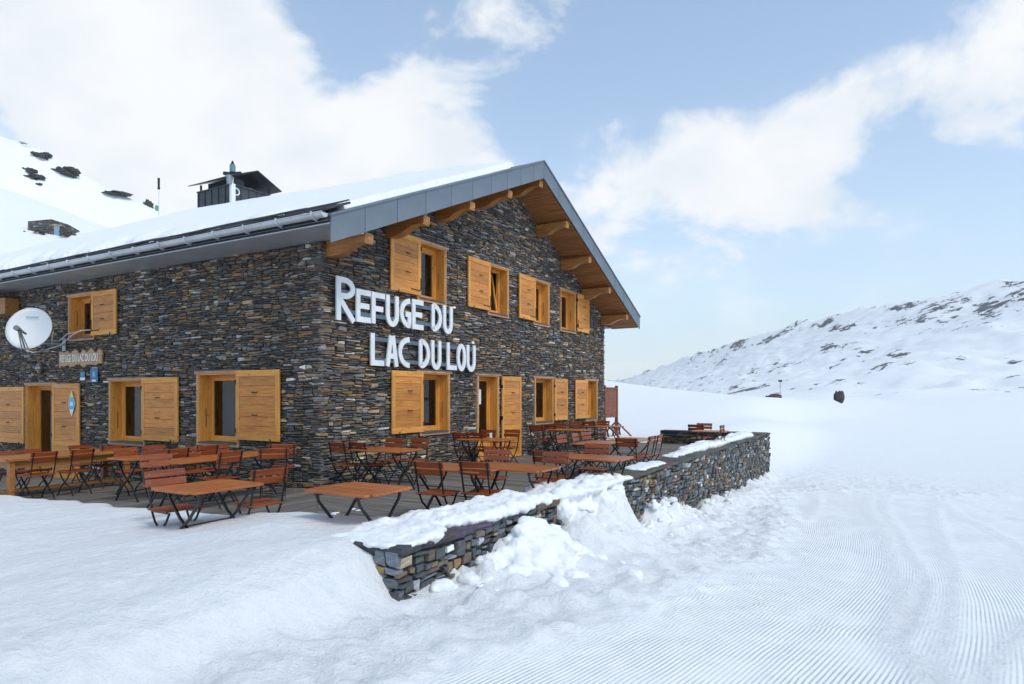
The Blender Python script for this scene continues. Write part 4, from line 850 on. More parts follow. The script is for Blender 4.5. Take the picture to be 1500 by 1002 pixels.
# ------------------------------------------------------------------ small things on the long side
def text_mesh(body, size, ext):
    cu = bpy.data.curves.new('text', 'FONT'); cu.body = body; cu.size = size; cu.extrude = ext; cu.align_x = 'CENTER'; cu.align_y = 'CENTER'; cu.resolution_u = 3
    o = bpy.data.objects.new('text', cu); col.objects.link(o); bpy.context.view_layer.update()
    me = bpy.data.meshes.new_from_object(o.evaluated_get(bpy.context.evaluated_depsgraph_get())); bpy.data.objects.remove(o); return me
nb = empty('name_board', (C0[0], C0[1], 0), ANG, label='small carved plank with ragged edges and white lettering, below the satellite dish arm', cat='sign')
s0, s1, zc = 7.82, 9.96, 2.87; rnd = random.Random(4); n = 26
top = [(s0 + (s1 - s0) * i / n, zc + 0.19 + 0.04 * math.sin(i * 1.3) + rnd.uniform(-0.035, 0.035)) for i in range(n + 1)]; bot = [(s0 + (s1 - s0) * i / n + rnd.uniform(-0.01, 0.01), zc - 0.19 + 0.03 * math.sin(i * 0.9 + 1) + rnd.uniform(-0.035, 0.035)) for i in range(n + 1)]
mb = MB(); m_ = n + 1; vs = [PL(s, nn, z) for nn in (0.05, 0.095) for s, z in top + bot]
mb.add(vs, [(2 * m_ + i, 2 * m_ + i + 1, 3 * m_ + i + 1, 3 * m_ + i) for i in range(n)] + [(i, m_ + i, m_ + i + 1, i + 1) for i in range(n)] + [(i, i + 1, 2 * m_ + i + 1, 2 * m_ + i) for i in range(n)] + [(m_ + i, 3 * m_ + i, 3 * m_ + i + 1, m_ + i + 1) for i in range(n)] + [(0, 2 * m_, 3 * m_, m_), (n, m_ + n, 3 * m_ + n, 2 * m_ + n)])
M['plank'] = wood('pale_plank', (0.30, 0.17, 0.08), (0.43, 0.26, 0.13), (0.54, 0.36, 0.20), grain=(3, 3, 24)); local(mb, 'board', M['plank'], nb)
me = text_mesh('REFUGE DU LAC DU LOU', 0.225, 0.006); o = link('lettering', me, mat('bright_white_paint', (0.88, 0.88, 0.86), 0.5)[0], nb)
o.matrix_local = Matrix.Translation(PL((s0 + s1) / 2 + 0.04, 0.104, zc)) @ Matrix(((0, 0, -1, 0), (-0.74, 0, 0, 0), (0, 1.3, 0, 0), (0, 0, 0, 1)))
# satellite dish
dv, dz_ = 11.35, 3.74
t0 = empty('satellite_dish', (C0[0], C0[1], 0), ANG, label='white satellite dish on a steel wall arm beside the small upper window', cat='satellite dish')
ax = Vector((-0.74, -0.58, 0.27)).normalized(); e1 = ax.cross(Vector((0, 0, 1))).normalized(); e2 = e1.cross(ax)
cen = Vector(PL(on_left(47, 484, -0.95)[0], 0.95, on_left(47, 484, -0.95)[1])); mb = MB(); nr, na = 6, 32; rr = 0.55; vs = []
for layer in (0, 1):
    for i in range(nr + 1):
        for j in range(na):
            r_ = rr * i / nr; a = 2 * math.pi * j / na; vs.append(cen + e1 * r_ * math.cos(a) * 1.0 + e2 * r_ * math.sin(a) * 1.04 + ax * (0.28 * r_ * r_ / rr - layer * 0.02))
fs = []; Lr = (nr + 1) * na
for i in range(nr):
    for j in range(na):
        q = [i * na + j, i * na + (j + 1) % na, (i + 1) * na + (j + 1) % na, (i + 1) * na + j]; fs.append(q); fs.append([Lr + k_ for k_ in q[::-1]])
for j in range(na): fs.append([nr * na + j, nr * na + (j + 1) % na, Lr + nr * na + (j + 1) % na, Lr + nr * na + j])
mb.add(vs, fs); mb.obj('reflector', mat('dish_white', (0.72, 0.73, 0.74), 0.4)[0], t0, smooth=True, fix=False)
me = text_mesh('tooway', 0.1, 0.001); o = link('lettering', me, mat('dish_print', (0.12, 0.36, 0.52), 0.5)[0], t0)
o.matrix_local = Matrix.Translation(cen + e2 * 0.34 + ax * 0.085) @ Matrix((( -e1.x, e2.x, ax.x, 0), (-e1.y, e2.y, ax.y, 0), (-e1.z, e2.z, ax.z, 0), (0, 0, 0, 1)))
low = cen - e2 * 0.60 + ax * 0.12; foc = cen + ax * 0.62 - e2 * 0.22 - e1 * 0.05
mb = MB(); mb.tube([low, foc], 0.022, 6); mb.tube([low + e1 * 0.08, foc + e1 * 0.02], 0.014, 6); mb.tube([low - e1 * 0.08, foc - e1 * 0.02], 0.014, 6); mb.obj('feed_arm', M['galv'], t0)
mb = MB(); mb.tube([foc + ax * 0.12, foc, foc - ax * 0.14], [0.07, 0.055, 0.035], 10); mb.tube([foc - ax * 0.14, foc - ax * 0.3], 0.03, 8); mb.obj('receiver', mat('receiver_grey', (0.16, 0.18, 0.19), 0.5)[0], t0)
base = Vector(PL(9.78, 0.05, 3.28)); elb = Vector(PL(9.9, 0.5, 3.28)); back = cen - ax * 0.06 - e2 * 0.3
mb = MB(); mb.tube([base, elb, Vector(PL(10.3, 0.6, 3.26)), back], 0.03, 8); mb.obj('mount_arm', M['galv'], t0)
mb = MB(); q = bx(PL, 9.68, 9.86, 0.045, 0.065, 3.1, 3.46); mb.add(q.v, q.f); mb.obj('wall_plate', M['galv'], t0)
mb = MB(); mb.tube([low, low + Vector((0.02, -0.35, -0.06)), Vector(PL(10.0, 0.4, 3.12)), Vector(PL(9.75, 0.15, 3.25)), Vector(PL(9.3, 0.09, 3.5)), Vector(PL(8.85, 0.09, 3.62)), Vector(PL(8.3, 0.12, 3.6))], 0.012, 5)
mb.tube([cen - e1 * 0.5 - ax * 0.02, Vector(PL(9.9, 0.3, 3.36)), Vector(PL(9.95, 0.1, 3.38)), Vector(PL(9.5, 0.1, 3.56)), Vector(PL(8.8, 0.1, 3.6))], 0.012, 5); mb.obj('cable', M['white'], t0)
# bulkhead lamp and plaques
t0 = empty('wall_lamp', (C0[0], C0[1], 0), ANG, label='round bulkhead lamp with a wire guard on the stone above the side door', cat='lamp')
lc = Vector(PL(11.05, 0.05, 2.66)); mb = MB(); mb.tube([lc, lc + Vector((-0.05, 0, 0))], 0.15, 18); mb.obj('lamp_base', mat('lamp_bronze', (0.16, 0.10, 0.06), 0.5)[0], t0)
mb = MB(); mb.tube([lc + Vector((-0.05, 0, 0)), lc + Vector((-0.09, 0, 0)), lc + Vector((-0.125, 0, 0))], [0.125, 0.11, 0.05], 18); mb.obj('lamp_glass', mat('lamp_glass', (0.38, 0.33, 0.27), 0.3)[0], t0, smooth=True)
mb = MB()
for dz in (-0.05, 0.05): mb.tube([lc + Vector((-0.05, -0.12, dz)), lc + Vector((-0.13, -0.05, dz)), lc + Vector((-0.13, 0.05, dz)), lc + Vector((-0.05, 0.12, dz))], 0.01, 5)
mb.obj('lamp_guard', M['iron'], t0)
BLU = mat('plaque_blue', (0.02, 0.13, 0.30), 0.4)[0]; LBL = mat('plaque_light_blue', (0.10, 0.42, 0.62), 0.4)[0]; YEL = mat('plaque_yellow', (0.75, 0.62, 0.10), 0.4)[0]
t0 = empty('wall_plaque', (C0[0], C0[1], 0), ANG, label='blue enamel plaque on the stone wall, larger of the two under the carved plank', cat='plaque')
local(bx(PL, 8.05, 8.40, 0.06, 0.075, 2.22, 2.58, 0.003), 'plate', BLU, t0); local(bx(PL, 8.13, 8.32, 0.0755, 0.078, 2.24, 2.29), 'text_line', M['white'], t0); local(bx(PL, 8.16, 8.29, 0.0755, 0.078, 2.36, 2.50), 'emblem', LBL, t0)
t0 = empty('wall_plaque', (C0[0], C0[1], 0), ANG, label='small dark blue and white plaque, lesser of the two under the carved plank', cat='plaque')
local(bx(PL, 8.68, 8.92, 0.06, 0.072, 2.36, 2.52, 0.003), 'plate', BLU, t0); local(bx(PL, 8.68, 8.92, 0.06, 0.072, 2.28, 2.357, 0.003), 'plate', M['white'], t0); local(bx(PL, 8.78, 8.83, 0.0725, 0.075, 2.39, 2.49), 'emblem', LBL, t0)
t0 = empty('door_emblem', (C0[0], C0[1], 0), ANG, label='diamond-shaped light blue badge with a yellow tip on the side door shutter', cat='badge')
cs2, cz2 = 9.25, 1.66
mb = MB(); d_ = [(0, 0.36), (0.2, 0.0), (0, -0.36), (-0.2, 0.0)]; vs = [PL(cs2 + s, nn, cz2 + z) for nn in (0.112, 0.12) for s, z in d_]; mb.add(vs, [(4, 5, 6, 7), (3, 2, 1, 0)] + [(i, (i + 1) % 4, 4 + (i + 1) % 4, 4 + i) for i in range(4)]); mb.obj('plate', LBL, t0)
mb = MB(); mb.add([PL(cs2, 0.1215, cz2 + 0.36), PL(cs2 + 0.11, 0.1215, cz2 + 0.16), PL(cs2 - 0.11, 0.1215, cz2 + 0.16)], [(0, 1, 2)]); mb.obj('yellow_tip', YEL, t0)
mb = MB(); mb.add([PL(cs2, 0.1215, cz2 - 0.36), PL(cs2 + 0.11, 0.1215, cz2 - 0.16), PL(cs2 - 0.11, 0.1215, cz2 - 0.16)], [(0, 1, 2)]); mb.obj('white_tip', M['white'], t0)
mb = MB(); mb.add([PL(cs2 + s, 0.1215, cz2 + z) for s, z in ((-0.09, -0.06), (-0.03, 0.07), (0.0, 0.02), (0.04, 0.08), (0.1, -0.06))], [(0, 1, 2, 3, 4)]); mb.obj('emblem', M['white'], t0)

# ------------------------------------------------------------------ terrace deck: planks square to each wall, mitred at the corner
deck = empty('terrace_deck', (C0[0], C0[1], 0), ANG, kind='structure')
DU0, DV0, DV1, DU1 = -4.55, -5.45, 14.0, 15.5
def plank(poly, gap_axis):
    mb = MB(); n = len(poly); z = random.uniform(-0.003, 0.003)
    vs = [(u, v, deck_z(u, v) + z + dz) for dz in (-0.035, 0.0) for u, v in poly]
    mb.add(vs, [tuple(range(n, 2 * n)), tuple(range(n - 1, -1, -1))] + [(i, (i + 1) % n, n + (i + 1) % n, n + i) for i in range(n)])
    o = local(mb, 'plank', M['deck'], deck)
    if gap_axis == 'v':                              # turn the mesh so that the grain runs along its length
        me = o.data; me.transform(Matrix.Rotation(R(-90), 4, 'Z')); o.rotation_euler = (0, 0, R(90))
u = DU0; PWD = 0.142
while u < DU1:                                       # gable side: planks run along v
    a, b_ = u + 0.004, min(u + PWD, DU1) - 0.004
    ta, tb = (min(0.0, a), min(0.0, b_))
    va, vb = (ta - 0.004 if a < 0 else -0.004), (tb - 0.004 if b_ < 0 else -0.004)
    if min(va, vb) > DV0 + 0.05: plank([(a, DV0), (b_, DV0), (b_, vb), (a, va)], 'v')
    u += PWD
v = DU0
while v < DV1:                                       # long side: planks run along u
    a, b_ = v + 0.004, v + PWD - 0.004
    ua, ub = (min(0.0, a) - 0.004, min(0.0, b_) - 0.004)
    if a > DU0 + 0.02: plank([(DU0, a), (ua, a), (ub, b_), (DU0, b_)], 'u')
    v += PWD
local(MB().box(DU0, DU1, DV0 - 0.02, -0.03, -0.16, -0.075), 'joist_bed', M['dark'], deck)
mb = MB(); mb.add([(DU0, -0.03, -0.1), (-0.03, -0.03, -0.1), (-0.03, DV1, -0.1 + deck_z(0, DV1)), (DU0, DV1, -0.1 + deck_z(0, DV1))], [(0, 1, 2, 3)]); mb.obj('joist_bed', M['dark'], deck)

# ------------------------------------------------------------------ terrace wall
TINT = (0.93, 1.0, 1.06)
tw = empty('terrace_wall', (C0[0], C0[1], 0), ANG, label='long low retaining wall of mixed grey schist with flat capping stones along the piste', cat='wall')
WIN = WV + 0.52                                    # inner face
mb = MB(); mb.box(WU0 + 0.05, WU1 - 0.05, WV + 0.03, WIN - 0.02, -2.4, WTOP - 0.085); core = mb.obj('wall_core', M['mortar'], tw)
PO = lambda s, n, z: (s, WV - n, z); PN = lambda s, n, z: (WU0 - n, s, z); PF = lambda s, n, z: (WU1 + n, s, z); PI = lambda s, n, z: (s, WIN + n, z)
st = masonry(layout(WU0 - 0.02, WU1 + 0.02, -2.3, WTOP - 0.07, 31, hmin=0.07, hmax=0.19, lmin=0.11, lmax=0.38, band=(0.3, 0.5)), PO, 32, None, 0, lambda s, z: (xy(s, WV)[1]) * (1.0 if z > float(base_z(np.array(s))) - 0.15 else 6), 'stone', 0, depth=(0.0, 0.055), colk=1.05, gap=0.005)
st += masonry(layout(WV - 0.02, WIN, -0.6, WTOP - 0.07, 33, hmin=0.09, hmax=0.2, lmin=0.16, lmax=0.4, band=(0.3, 0.45)), PN, 34, None, 0, lambda s, z: 5.5, 'stone', 0, depth=(0.0, 0.055), colk=1.05, flip=True)
emit(st, core, M['stone'], 300)
st = masonry(layout(WV, WIN, -2.0, WTOP - 0.07, 35, hmin=0.06, hmax=0.16), PF, 36, None, 0, lambda s, z: 1, 'stone', 0, colk=1.2); st += masonry(layout(WU0, WU1, -0.2, WTOP - 0.07, 37, hmin=0.06, hmax=0.14), PI, 38, None, 0, lambda s, z: 1, 'stone', 0, colk=1.1, flip=True)
emit(st, core, M['stone'], 0, rest='stone_facing')
rnd = random.Random(8); s = WU0 - 0.025
while s < WU1 + 0.02:                              # capping flags with broken edges
    e = min(WU1 + 0.05, s + rnd.uniform(0.7, 1.5)); e = WU1 + 0.05 if WU1 - e < 0.4 else e; n = 7; t_ = rnd.uniform(0.05, 0.085); c = [x * (0.8 + 0.5 * rnd.random()) for x in rnd.choice([(0.07, 0.075, 0.082), (0.085, 0.085, 0.088), (0.11, 0.085, 0.065)])]
    o1 = [(s + 0.006 + (e - s - 0.012) * i / n, WV - 0.012 - rnd.uniform(0, 0.05)) for i in range(n + 1)]; o2 = [(s + 0.006 + (e - s - 0.012) * i / n, WIN + rnd.uniform(0.0, 0.06)) for i in range(n, -1, -1)]
    ring = o1 + o2; m_ = len(ring); cx_, cy_ = (s + e) / 2, (WV + WIN) / 2; z0 = WTOP - 0.072 + rnd.uniform(-0.006, 0.01)
    q = MB(); q.add([(u_ + (cx_ - u_) * .012, v_ + (cy_ - v_) * .04, z0) for u_, v_ in ring] + [(u_, v_, z0 + t_ * 0.55 + rnd.uniform(-.006, .006)) for u_, v_ in ring] + [(u_ + (cx_ - u_) * .02, v_ + (cy_ - v_) * .05, z0 + t_ + rnd.uniform(-.004, .004)) for u_, v_ in ring], [tuple(range(m_ - 1, -1, -1)), tuple(range(2 * m_, 3 * m_))] + [(k_ * m_ + i, k_ * m_ + (i + 1) % m_, (k_ + 1) * m_ + (i + 1) % m_, (k_ + 1) * m_ + i) for k_ in (0, 1) for i in range(m_)], c)
    local(q, 'capping_stone', M['stone'], tw); s = e
# low wall closing the far end of the terrace
bw = empty('end_wall', (C0[0], C0[1], 0), ANG, label='short low wall of dark flat stones closing the far end of the terrace', cat='wall')
BU = 15.6
core = MB().box(BU + 0.03, BU + 0.45, -5.35, -2.2, -0.6, 0.43).obj('wall_core', M['mortar'], bw)
PB = lambda s, n, z: (BU - n, s, z); st = masonry(layout(-5.36, -2.15, -0.3, 0.45, 41, hmin=0.035, hmax=0.09, lmin=0.15, lmax=0.6), PB, 42, None, 0, lambda s, z: 1, 'stone', 0, colk=0.8, flip=True)
PE = lambda s, n, z: (s, -2.2 + n, z); st += masonry(layout(BU, BU + 0.47, -0.3, 0.45, 43, hmin=0.04, hmax=0.1), PE, 44, None, 0, lambda s, z: 1, 'stone', 0, colk=0.8, flip=True)
emit(st, core, M['stone'], 120)
for i in range(3): local(MB().cbox(BU - 0.05, BU + 0.52, -5.3 + i * 1.05, -4.28 + i * 1.05, 0.452, 0.51, 0.012), 'capping_stone', M['slate'], bw)

# ------------------------------------------------------------------ lumpy snow on and over the wall
tex = bpy.data.textures.new('snow_lumps', 'CLOUDS'); tex.noise_scale = 0.16; tex.noise_depth = 3
tex2 = bpy.data.textures.new('snow_crumbs', 'CLOUDS'); tex2.noise_scale = 0.055; tex2.noise_depth = 2
def lumps(name, balls, voxel, label, disp=0.05):
    mb = bmesh.new()
    for c, r_, sc in balls:
        mtx = Matrix.Translation(c) @ Matrix.Diagonal((*sc, 1)); bmesh.ops.create_icosphere(mb, subdivisions=2, radius=r_, matrix=mtx)
    me = bpy.data.meshes.new(name); mb.to_mesh(me); mb.free(); o = link(name, me, M['snow'], label=label, cat='snow', kind='stuff')
    o.matrix_world = Matrix.Translation((C0[0], C0[1], 0)) @ Matrix.Rotation(ANG, 4, 'Z')
    rm_ = o.modifiers.new('remesh', 'REMESH'); rm_.mode = 'VOXEL'; rm_.voxel_size = voxel; rm_.use_smooth_shade = True
    sm_ = o.modifiers.new('smooth', 'SMOOTH'); sm_.factor = 0.5; sm_.iterations = 3
    dm = o.modifiers.new('disp', 'DISPLACE'); dm.texture = tex; dm.strength = disp; dm.texture_coords = 'GLOBAL'; dm.mid_level = 0.55
    d2 = o.modifiers.new('crumbs', 'DISPLACE'); d2.texture = tex2; d2.strength = disp * 0.7; d2.texture_coords = 'GLOBAL'; d2.mid_level = 0.5
    return o
rnd = random.Random(77); balls = []
def cap_snow(u0, u1, vo0, vo1, t0_, t1_, step=0.11, ragged=0.10):
    u = u0
    while u < u1:
        f = (u - u0) / (u1 - u0); a = vo0[0] + (vo0[1] - vo0[0]) * f + ragged * 2.2 * float(fbm(np.array(u * 1.4), np.array(3.1), 3, 5)); b_ = vo1[0] + (vo1[1] - vo1[0]) * f
        t_ = t0_ + (t1_ - t0_) * f; edge = min(1.0, min(u - u0, u1 - u) / 0.5 + 0.35)
        v = a
        while v < b_:
            h = t_ * edge * (0.8 + 0.7 * rnd.random()) * (0.7 + 0.6 * float(fbm(np.array(u * 1.1), np.array(v * 1.1), 2, 6) + 0.5))
            balls.append((Vector((u + rnd.uniform(-.04, .04), v + rnd.uniform(-.04, .04), WTOP + h * 0.25)), 0.115, (1.15, 1.15, max(0.35, h / 0.115 * 0.75)))); v += 0.12
        u += step
cap_snow(WU0 + 0.10, -1.2, (WV + 0.24, WV + 0.07), (WIN + 0.35, WIN + 0.15), 0.09, 0.085)
cap_snow(-1.3, 1.45, (WV + 0.02, WV + 0.05), (WIN + 0.1, WIN - 0.05), 0.10, 0.08)
for i in range(210):                              # the drape: snow that slid over the edge and down the face
    u = rnd.uniform(-1.25, 1.25); w_ = 1.0 if not (-0.12 < u < 0.12) else 0.35; t_ = rnd.random(); zb = float(base_z(np.array(u)))
    z = WTOP + 0.05 - t_ * (WTOP - zb - 0.15) * w_; out = 0.03 + 0.34 * t_ * t_ + rnd.uniform(-0.03, 0.05)
    balls.append((Vector((u, WV - out + 0.1, z)), rnd.uniform(0.08, 0.15), (1, 1, rnd.uniform(0.8, 1.25))))
for i in range(240):                              # heap in front of the near stretch
    u = rnd.gauss(-2.45, 0.55); d_ = abs(rnd.gauss(0, 0.42)); hmax = 0.55 * math.exp(-((u + 2.4) / 0.75) ** 2) * math.exp(-(d_ / 0.55) ** 2)
    balls.append((Vector((u, WV - 0.1 - d_, float(base_z(np.array(u))) + rnd.random() * hmax)), rnd.uniform(0.06, 0.13), (1.1, 1.1, 0.8)))
for i in range(150):                              # clods along the foot of the wall
    u = rnd.uniform(-4.3, 9.5) if i < 100 else rnd.uniform(1.7, 4.2); d_ = abs(rnd.gauss(0, 0.28)); r_ = rnd.uniform(0.03, 0.085)
    p = xy(u, WV - 0.06 - d_); balls.append((Vector((u, WV - 0.06 - d_, gz(p[0], p[1]) - r_ * 0.1)), r_, (1.3, 1.2, 0.8)))
lumps('wall_snow', balls, 0.026, 'lumpy snow lying on the wall top and spilling down its outer face', 0.055)
balls = []; cap_snow(2.7, 4.15, (WV + 0.12, WV + 0.2), (WIN - 0.08, WIN - 0.1), 0.055, 0.05, ragged=0.03); lumps('snow_patch', balls, 0.03, 'small thin snow patch alone on the bare capping of the wall', 0.03)
balls = []; cap_snow(5.6, 14.8, (WV + 0.36, WV + 0.16), (WIN + 0.0, WIN + 0.02), 0.09, 0.14, ragged=0.05); lumps('snow_patch', balls, 0.034, 'long strip of snow along the inner edge of the far wall capping', 0.05)
# a few thin leftovers on the planks
balls = [(Vector((-1.75 + rnd.uniform(-.35, .35), -2.3 + rnd.uniform(-.12, .12), -0.012)), 0.06, (2.0, 1.0, 0.45)) for i in range(7)]; lumps('snow_patch', balls, 0.02, 'thin melting snow remnants on the planks beside the lone square table', 0.02)

# ------------------------------------------------------------------ notice board, huts, lift
p = ground(903, 640, 0.0); nbd = empty('notice_board', (p[0], p[1], gz(p[0], p[1])), ANG, label='brown wooden notice board on braced posts beyond the house corner', cat='notice board')
for s in (0.0, -1.45):
    MB().cbox(s - 0.06, s + 0.06, -0.06, 0.06, -0.2, 2.25, 0.008).obj('post', M['board'], nbd)
    for k_ in (-1, 1):
        mb = MB(); mb.tube([(s, k_ * 0.05, 0.6), (s, k_ * 0.75, -0.05)], 0.04, 4); mb.tube([(s + k_ * 0.05, 0, 0.6), (s + k_ * 0.55, 0, -0.05)], 0.04, 4); mb.obj('brace', M['board'], nbd)
MB().cbox(-1.39, -0.06, -0.03, 0.03, 0.92, 2.1, 0.006).obj('panel', M['board'], nbd); MB().cbox(-1.39, -0.06, -0.05, 0.05, 2.101, 2.17, 0.006).obj('rail', M['board'], nbd); MB().cbox(-1.39, -0.06, -0.05, 0.05, 0.84, 0.919, 0.006).obj('rail', M['board'], nbd)
# stone hut on the hillside behind
def hill_hit(px, py):
    for y in np.arange(60, 200, 0.5):
        x = (px - CX) / F * y; z = gz(x, y)
        if EYE + (HY - py) / F * y <= z: return x, y, z
    return x, y, z
hx, hy, hz0 = hill_hit(72, 343); k_ = hy / F
hut = empty('stone_hut', (hx, hy, hz0 - 0.5), R(12), label='small stone hut with a pale blue door half buried in the hillside', cat='hut')
w_, hgt = 50 * k_, 22 * k_
mb = MB(); prof = [(-0.55 * w_, 0), (0.5 * w_, 0), (0.5 * w_, hgt * 0.82), (0.05 * w_, hgt * 1.12), (-0.55 * w_, hgt * 0.9)]; n = 5; vs = [(x, y, z) for y in (0, 4.5) for x, z in prof]
mb.add(vs, [(0, 1, 2, 3, 4), (9, 8, 7, 6, 5)] + [(i, (i + 1) % n, n + (i + 1) % n, n + i) for i in range(n)]); hw = mb.obj('wall_core', M['mortar'], hut)
def inside_prof(x, z): return z < np.interp(x, [-0.55 * w_, 0.05 * w_, 0.5 * w_], [hgt * 0.9, hgt * 1.12, hgt * 0.82]) - 0.1
dx0, dx1, dh = 0.12 * w_, 0.28 * w_, 15 * k_
st = masonry([q for q in layout(-0.55 * w_, 0.5 * w_, -0.2, hgt * 1.1, 51, [(dx0, dx1, -1, dh)], hmin=0.1, hmax=0.3, lmin=0.25, lmax=0.9, band=(0.4, 0.7)) if inside_prof((q[0] + q[1]) / 2, (q[2] + q[3]) / 2)], lambda s, n_, z: (s, -n_, z), 52, None, 0, lambda s, z: 1, 'stone', 0, colk=0.8); emit(st, hw, M['stone'], 0)
st = masonry(layout(0, 4.5, -0.2, hgt * 0.8, 53, hmin=0.1, hmax=0.3, lmin=0.25, lmax=0.9, band=(0.4, 0.7)), lambda s, n_, z: (0.5 * w_ + n_, s, z), 54, None, 0, lambda s, z: 1, 'stone', 0, colk=0.8); emit(st, hw, M['stone'], 0, rest='stone_facing')
MB().cbox(dx0 + 0.05, dx1 - 0.05, -0.05, 0.05, 0, dh - 0.05, 0.01).obj('door', mat('hut_door_blue', (0.22, 0.33, 0.45), 0.5)[0], hut); MB().cbox(dx0 - 0.3, dx1 + 0.4, -0.1, 0.1, dh, dh + 0.25, 0.02).obj('lintel', M['larch_pale'], hut)
mb = MB(); mb.add([(-0.5 * w_, -0.25, hgt * .3), (-0.1 * w_, -0.2, hgt * .22), (-0.08 * w_, 0.05, hgt * 0.5), (-0.3 * w_, 0.06, hgt * 0.66), (-0.55 * w_, 0.06, hgt * 0.6)], [(0, 1, 2, 3, 4)])
rr_ = random.Random(5)
for i in range(16):
    x = rr_.uniform(-0.65, -0.05) * w_ if i < 9 else rr_.uniform(0.32, 0.85) * w_; q = (0.3 if i < 9 else 0.55 * (0.9 - x / w_) + 0.1)
    o = link('stone', rock_mesh('stone', rr_.uniform(.25, .5), 0.4, rr_.uniform(.18, .32), 60 + i, 2, 0.15), M['rock'], hut); o.location = (x, -0.6 - rr_.random() * 0.5, rr_.uniform(0.1, 1) * hgt * q)
# valley station of the lift, far off
p = ground(1136, 597, -4.0); z0 = gz(p[0], p[1])
ls = empty('lift_station', (p[0], p[1], z0 - 0.4), R(10), label='tiny dark lift hut far across the snowfield below the mountain', cat='hut'); kk = p[1] / F
mb = MB(); a_, h_ = 5 * kk, 8 * kk; prof = [(-a_, 0), (a_, 0), (a_, h_ * .8), (0, h_ * 1.1), (-a_, h_ * .8)]; vs = [(x, y, z) for y in (0, 6) for x, z in prof]; mb.add(vs, [(0, 1, 2, 3, 4), (9, 8, 7, 6, 5)] + [(i, (i + 1) % 5, 5 + (i + 1) % 5, 5 + i) for i in range(5)]); o = mb.obj('cabin', mat('lift_hut', (0.09, 0.05, 0.05), 0.8)[0], ls); o.location = (5 * kk, 0, 0)
MB().cbox(-9 * kk, -1 * kk, 0, 4, 0, 6 * kk, 0.1).obj('machine_house', M['rock'], ls); MB().cbox(-16 * kk, -10 * kk, 1, 3, 0, 3 * kk, 0.1).obj('drift_fence', M['rock'], ls)
p = ground(1143, 596.5, -4.0); lp = empty('lift_pylon', (p[0] * 1.08, p[1] * 1.08, z0 - 0.5), 0, label='slim lift pylon standing behind the far lift hut', cat='pylon'); kk *= 1.08
mb = MB(); mb.tube([(0, 0, 0), (0, 0, 27 * kk)], 0.12, 6); mb.obj('mast', M['board'], lp); MB().cbox(-2.4 * kk, 2.4 * kk, -0.5, 0.5, 26.5 * kk, 29.5 * kk, 0.1).obj('sheave_box', M['rock'], lp)
# ------------------------------------------------------------------ furniture
def make_chair():
    t_ = empty('folding_chair', (0, 0, 0)); hw = 0.195
    for i in range(6):
        y = -0.165 + i * 0.068; z = 0.452 - 0.012 * math.cos((i - 2.2) * 0.7)
        local(MB().cbox(-0.225, 0.225, y - 0.028, y + 0.028, z - 0.010, z + 0.010, 0.004), 'seat_slat', M['seat'], t_)
    for z0, y in ((0.70, -0.205), (0.795, -0.228)):
        o = local(MB().cbox(-0.235, 0.235, -0.010, 0.010, 0, 0.082, 0.005), 'back_slat', M['seat'], t_); o.location = (0, y, z0 + 0.041); o.rotation_euler = (R(12), 0, 0)
    for sx in (-1, 1):
        x = sx * hw
        k = MB(); k.tube([(x, -0.255, 0.875), (x, -0.225, 0.74), (x, -0.19, 0.58), (x, -0.155, 0.45), (x, -0.08, 0.32), (x, 0.04, 0.22), (x, 0.14, 0.13), (x, 0.20, 0.0), (x, 0.235, 0.0)], 0.0125, 4); k.obj('leg', M['black'], t_)
        x = sx * (hw - 0.02)
        k = MB(); k.tube([(x, 0.19, 0.435), (x, 0.12, 0.33), (x, 0.02, 0.235), (x, -0.10, 0.16), (x, -0.18, 0.08), (x, -0.215, 0.0), (x, -0.25, 0.0)], 0.0125, 4); k.obj('leg', M['black'], t_)
        k = MB(); k.tube([(x + sx * 0.01, -0.18, 0.432), (x + sx * 0.01, 0.2, 0.432)], 0.010, 4); k.obj('seat_rail', M['black'], t_)
        for z in (0.741, 0.836):
            k = MB(); y = -0.205 + 0.014 if z < 0.8 else -0.228 + 0.014; k.tube([(sx * hw, y - 0.005, z), (sx * hw, y + 0.002, z)], 0.009, 6); k.obj('screw', M['galv'], t_)
    for y, z, x in ((-0.185, 0.56, hw), (0.165, 0.09, hw), (-0.175, 0.09, hw - 0.02)):
        k = MB(); k.tube([(-x, y, z), (x, y, z)], 0.008, 4); k.obj('crossbar', M['black'], t_)
    return t_
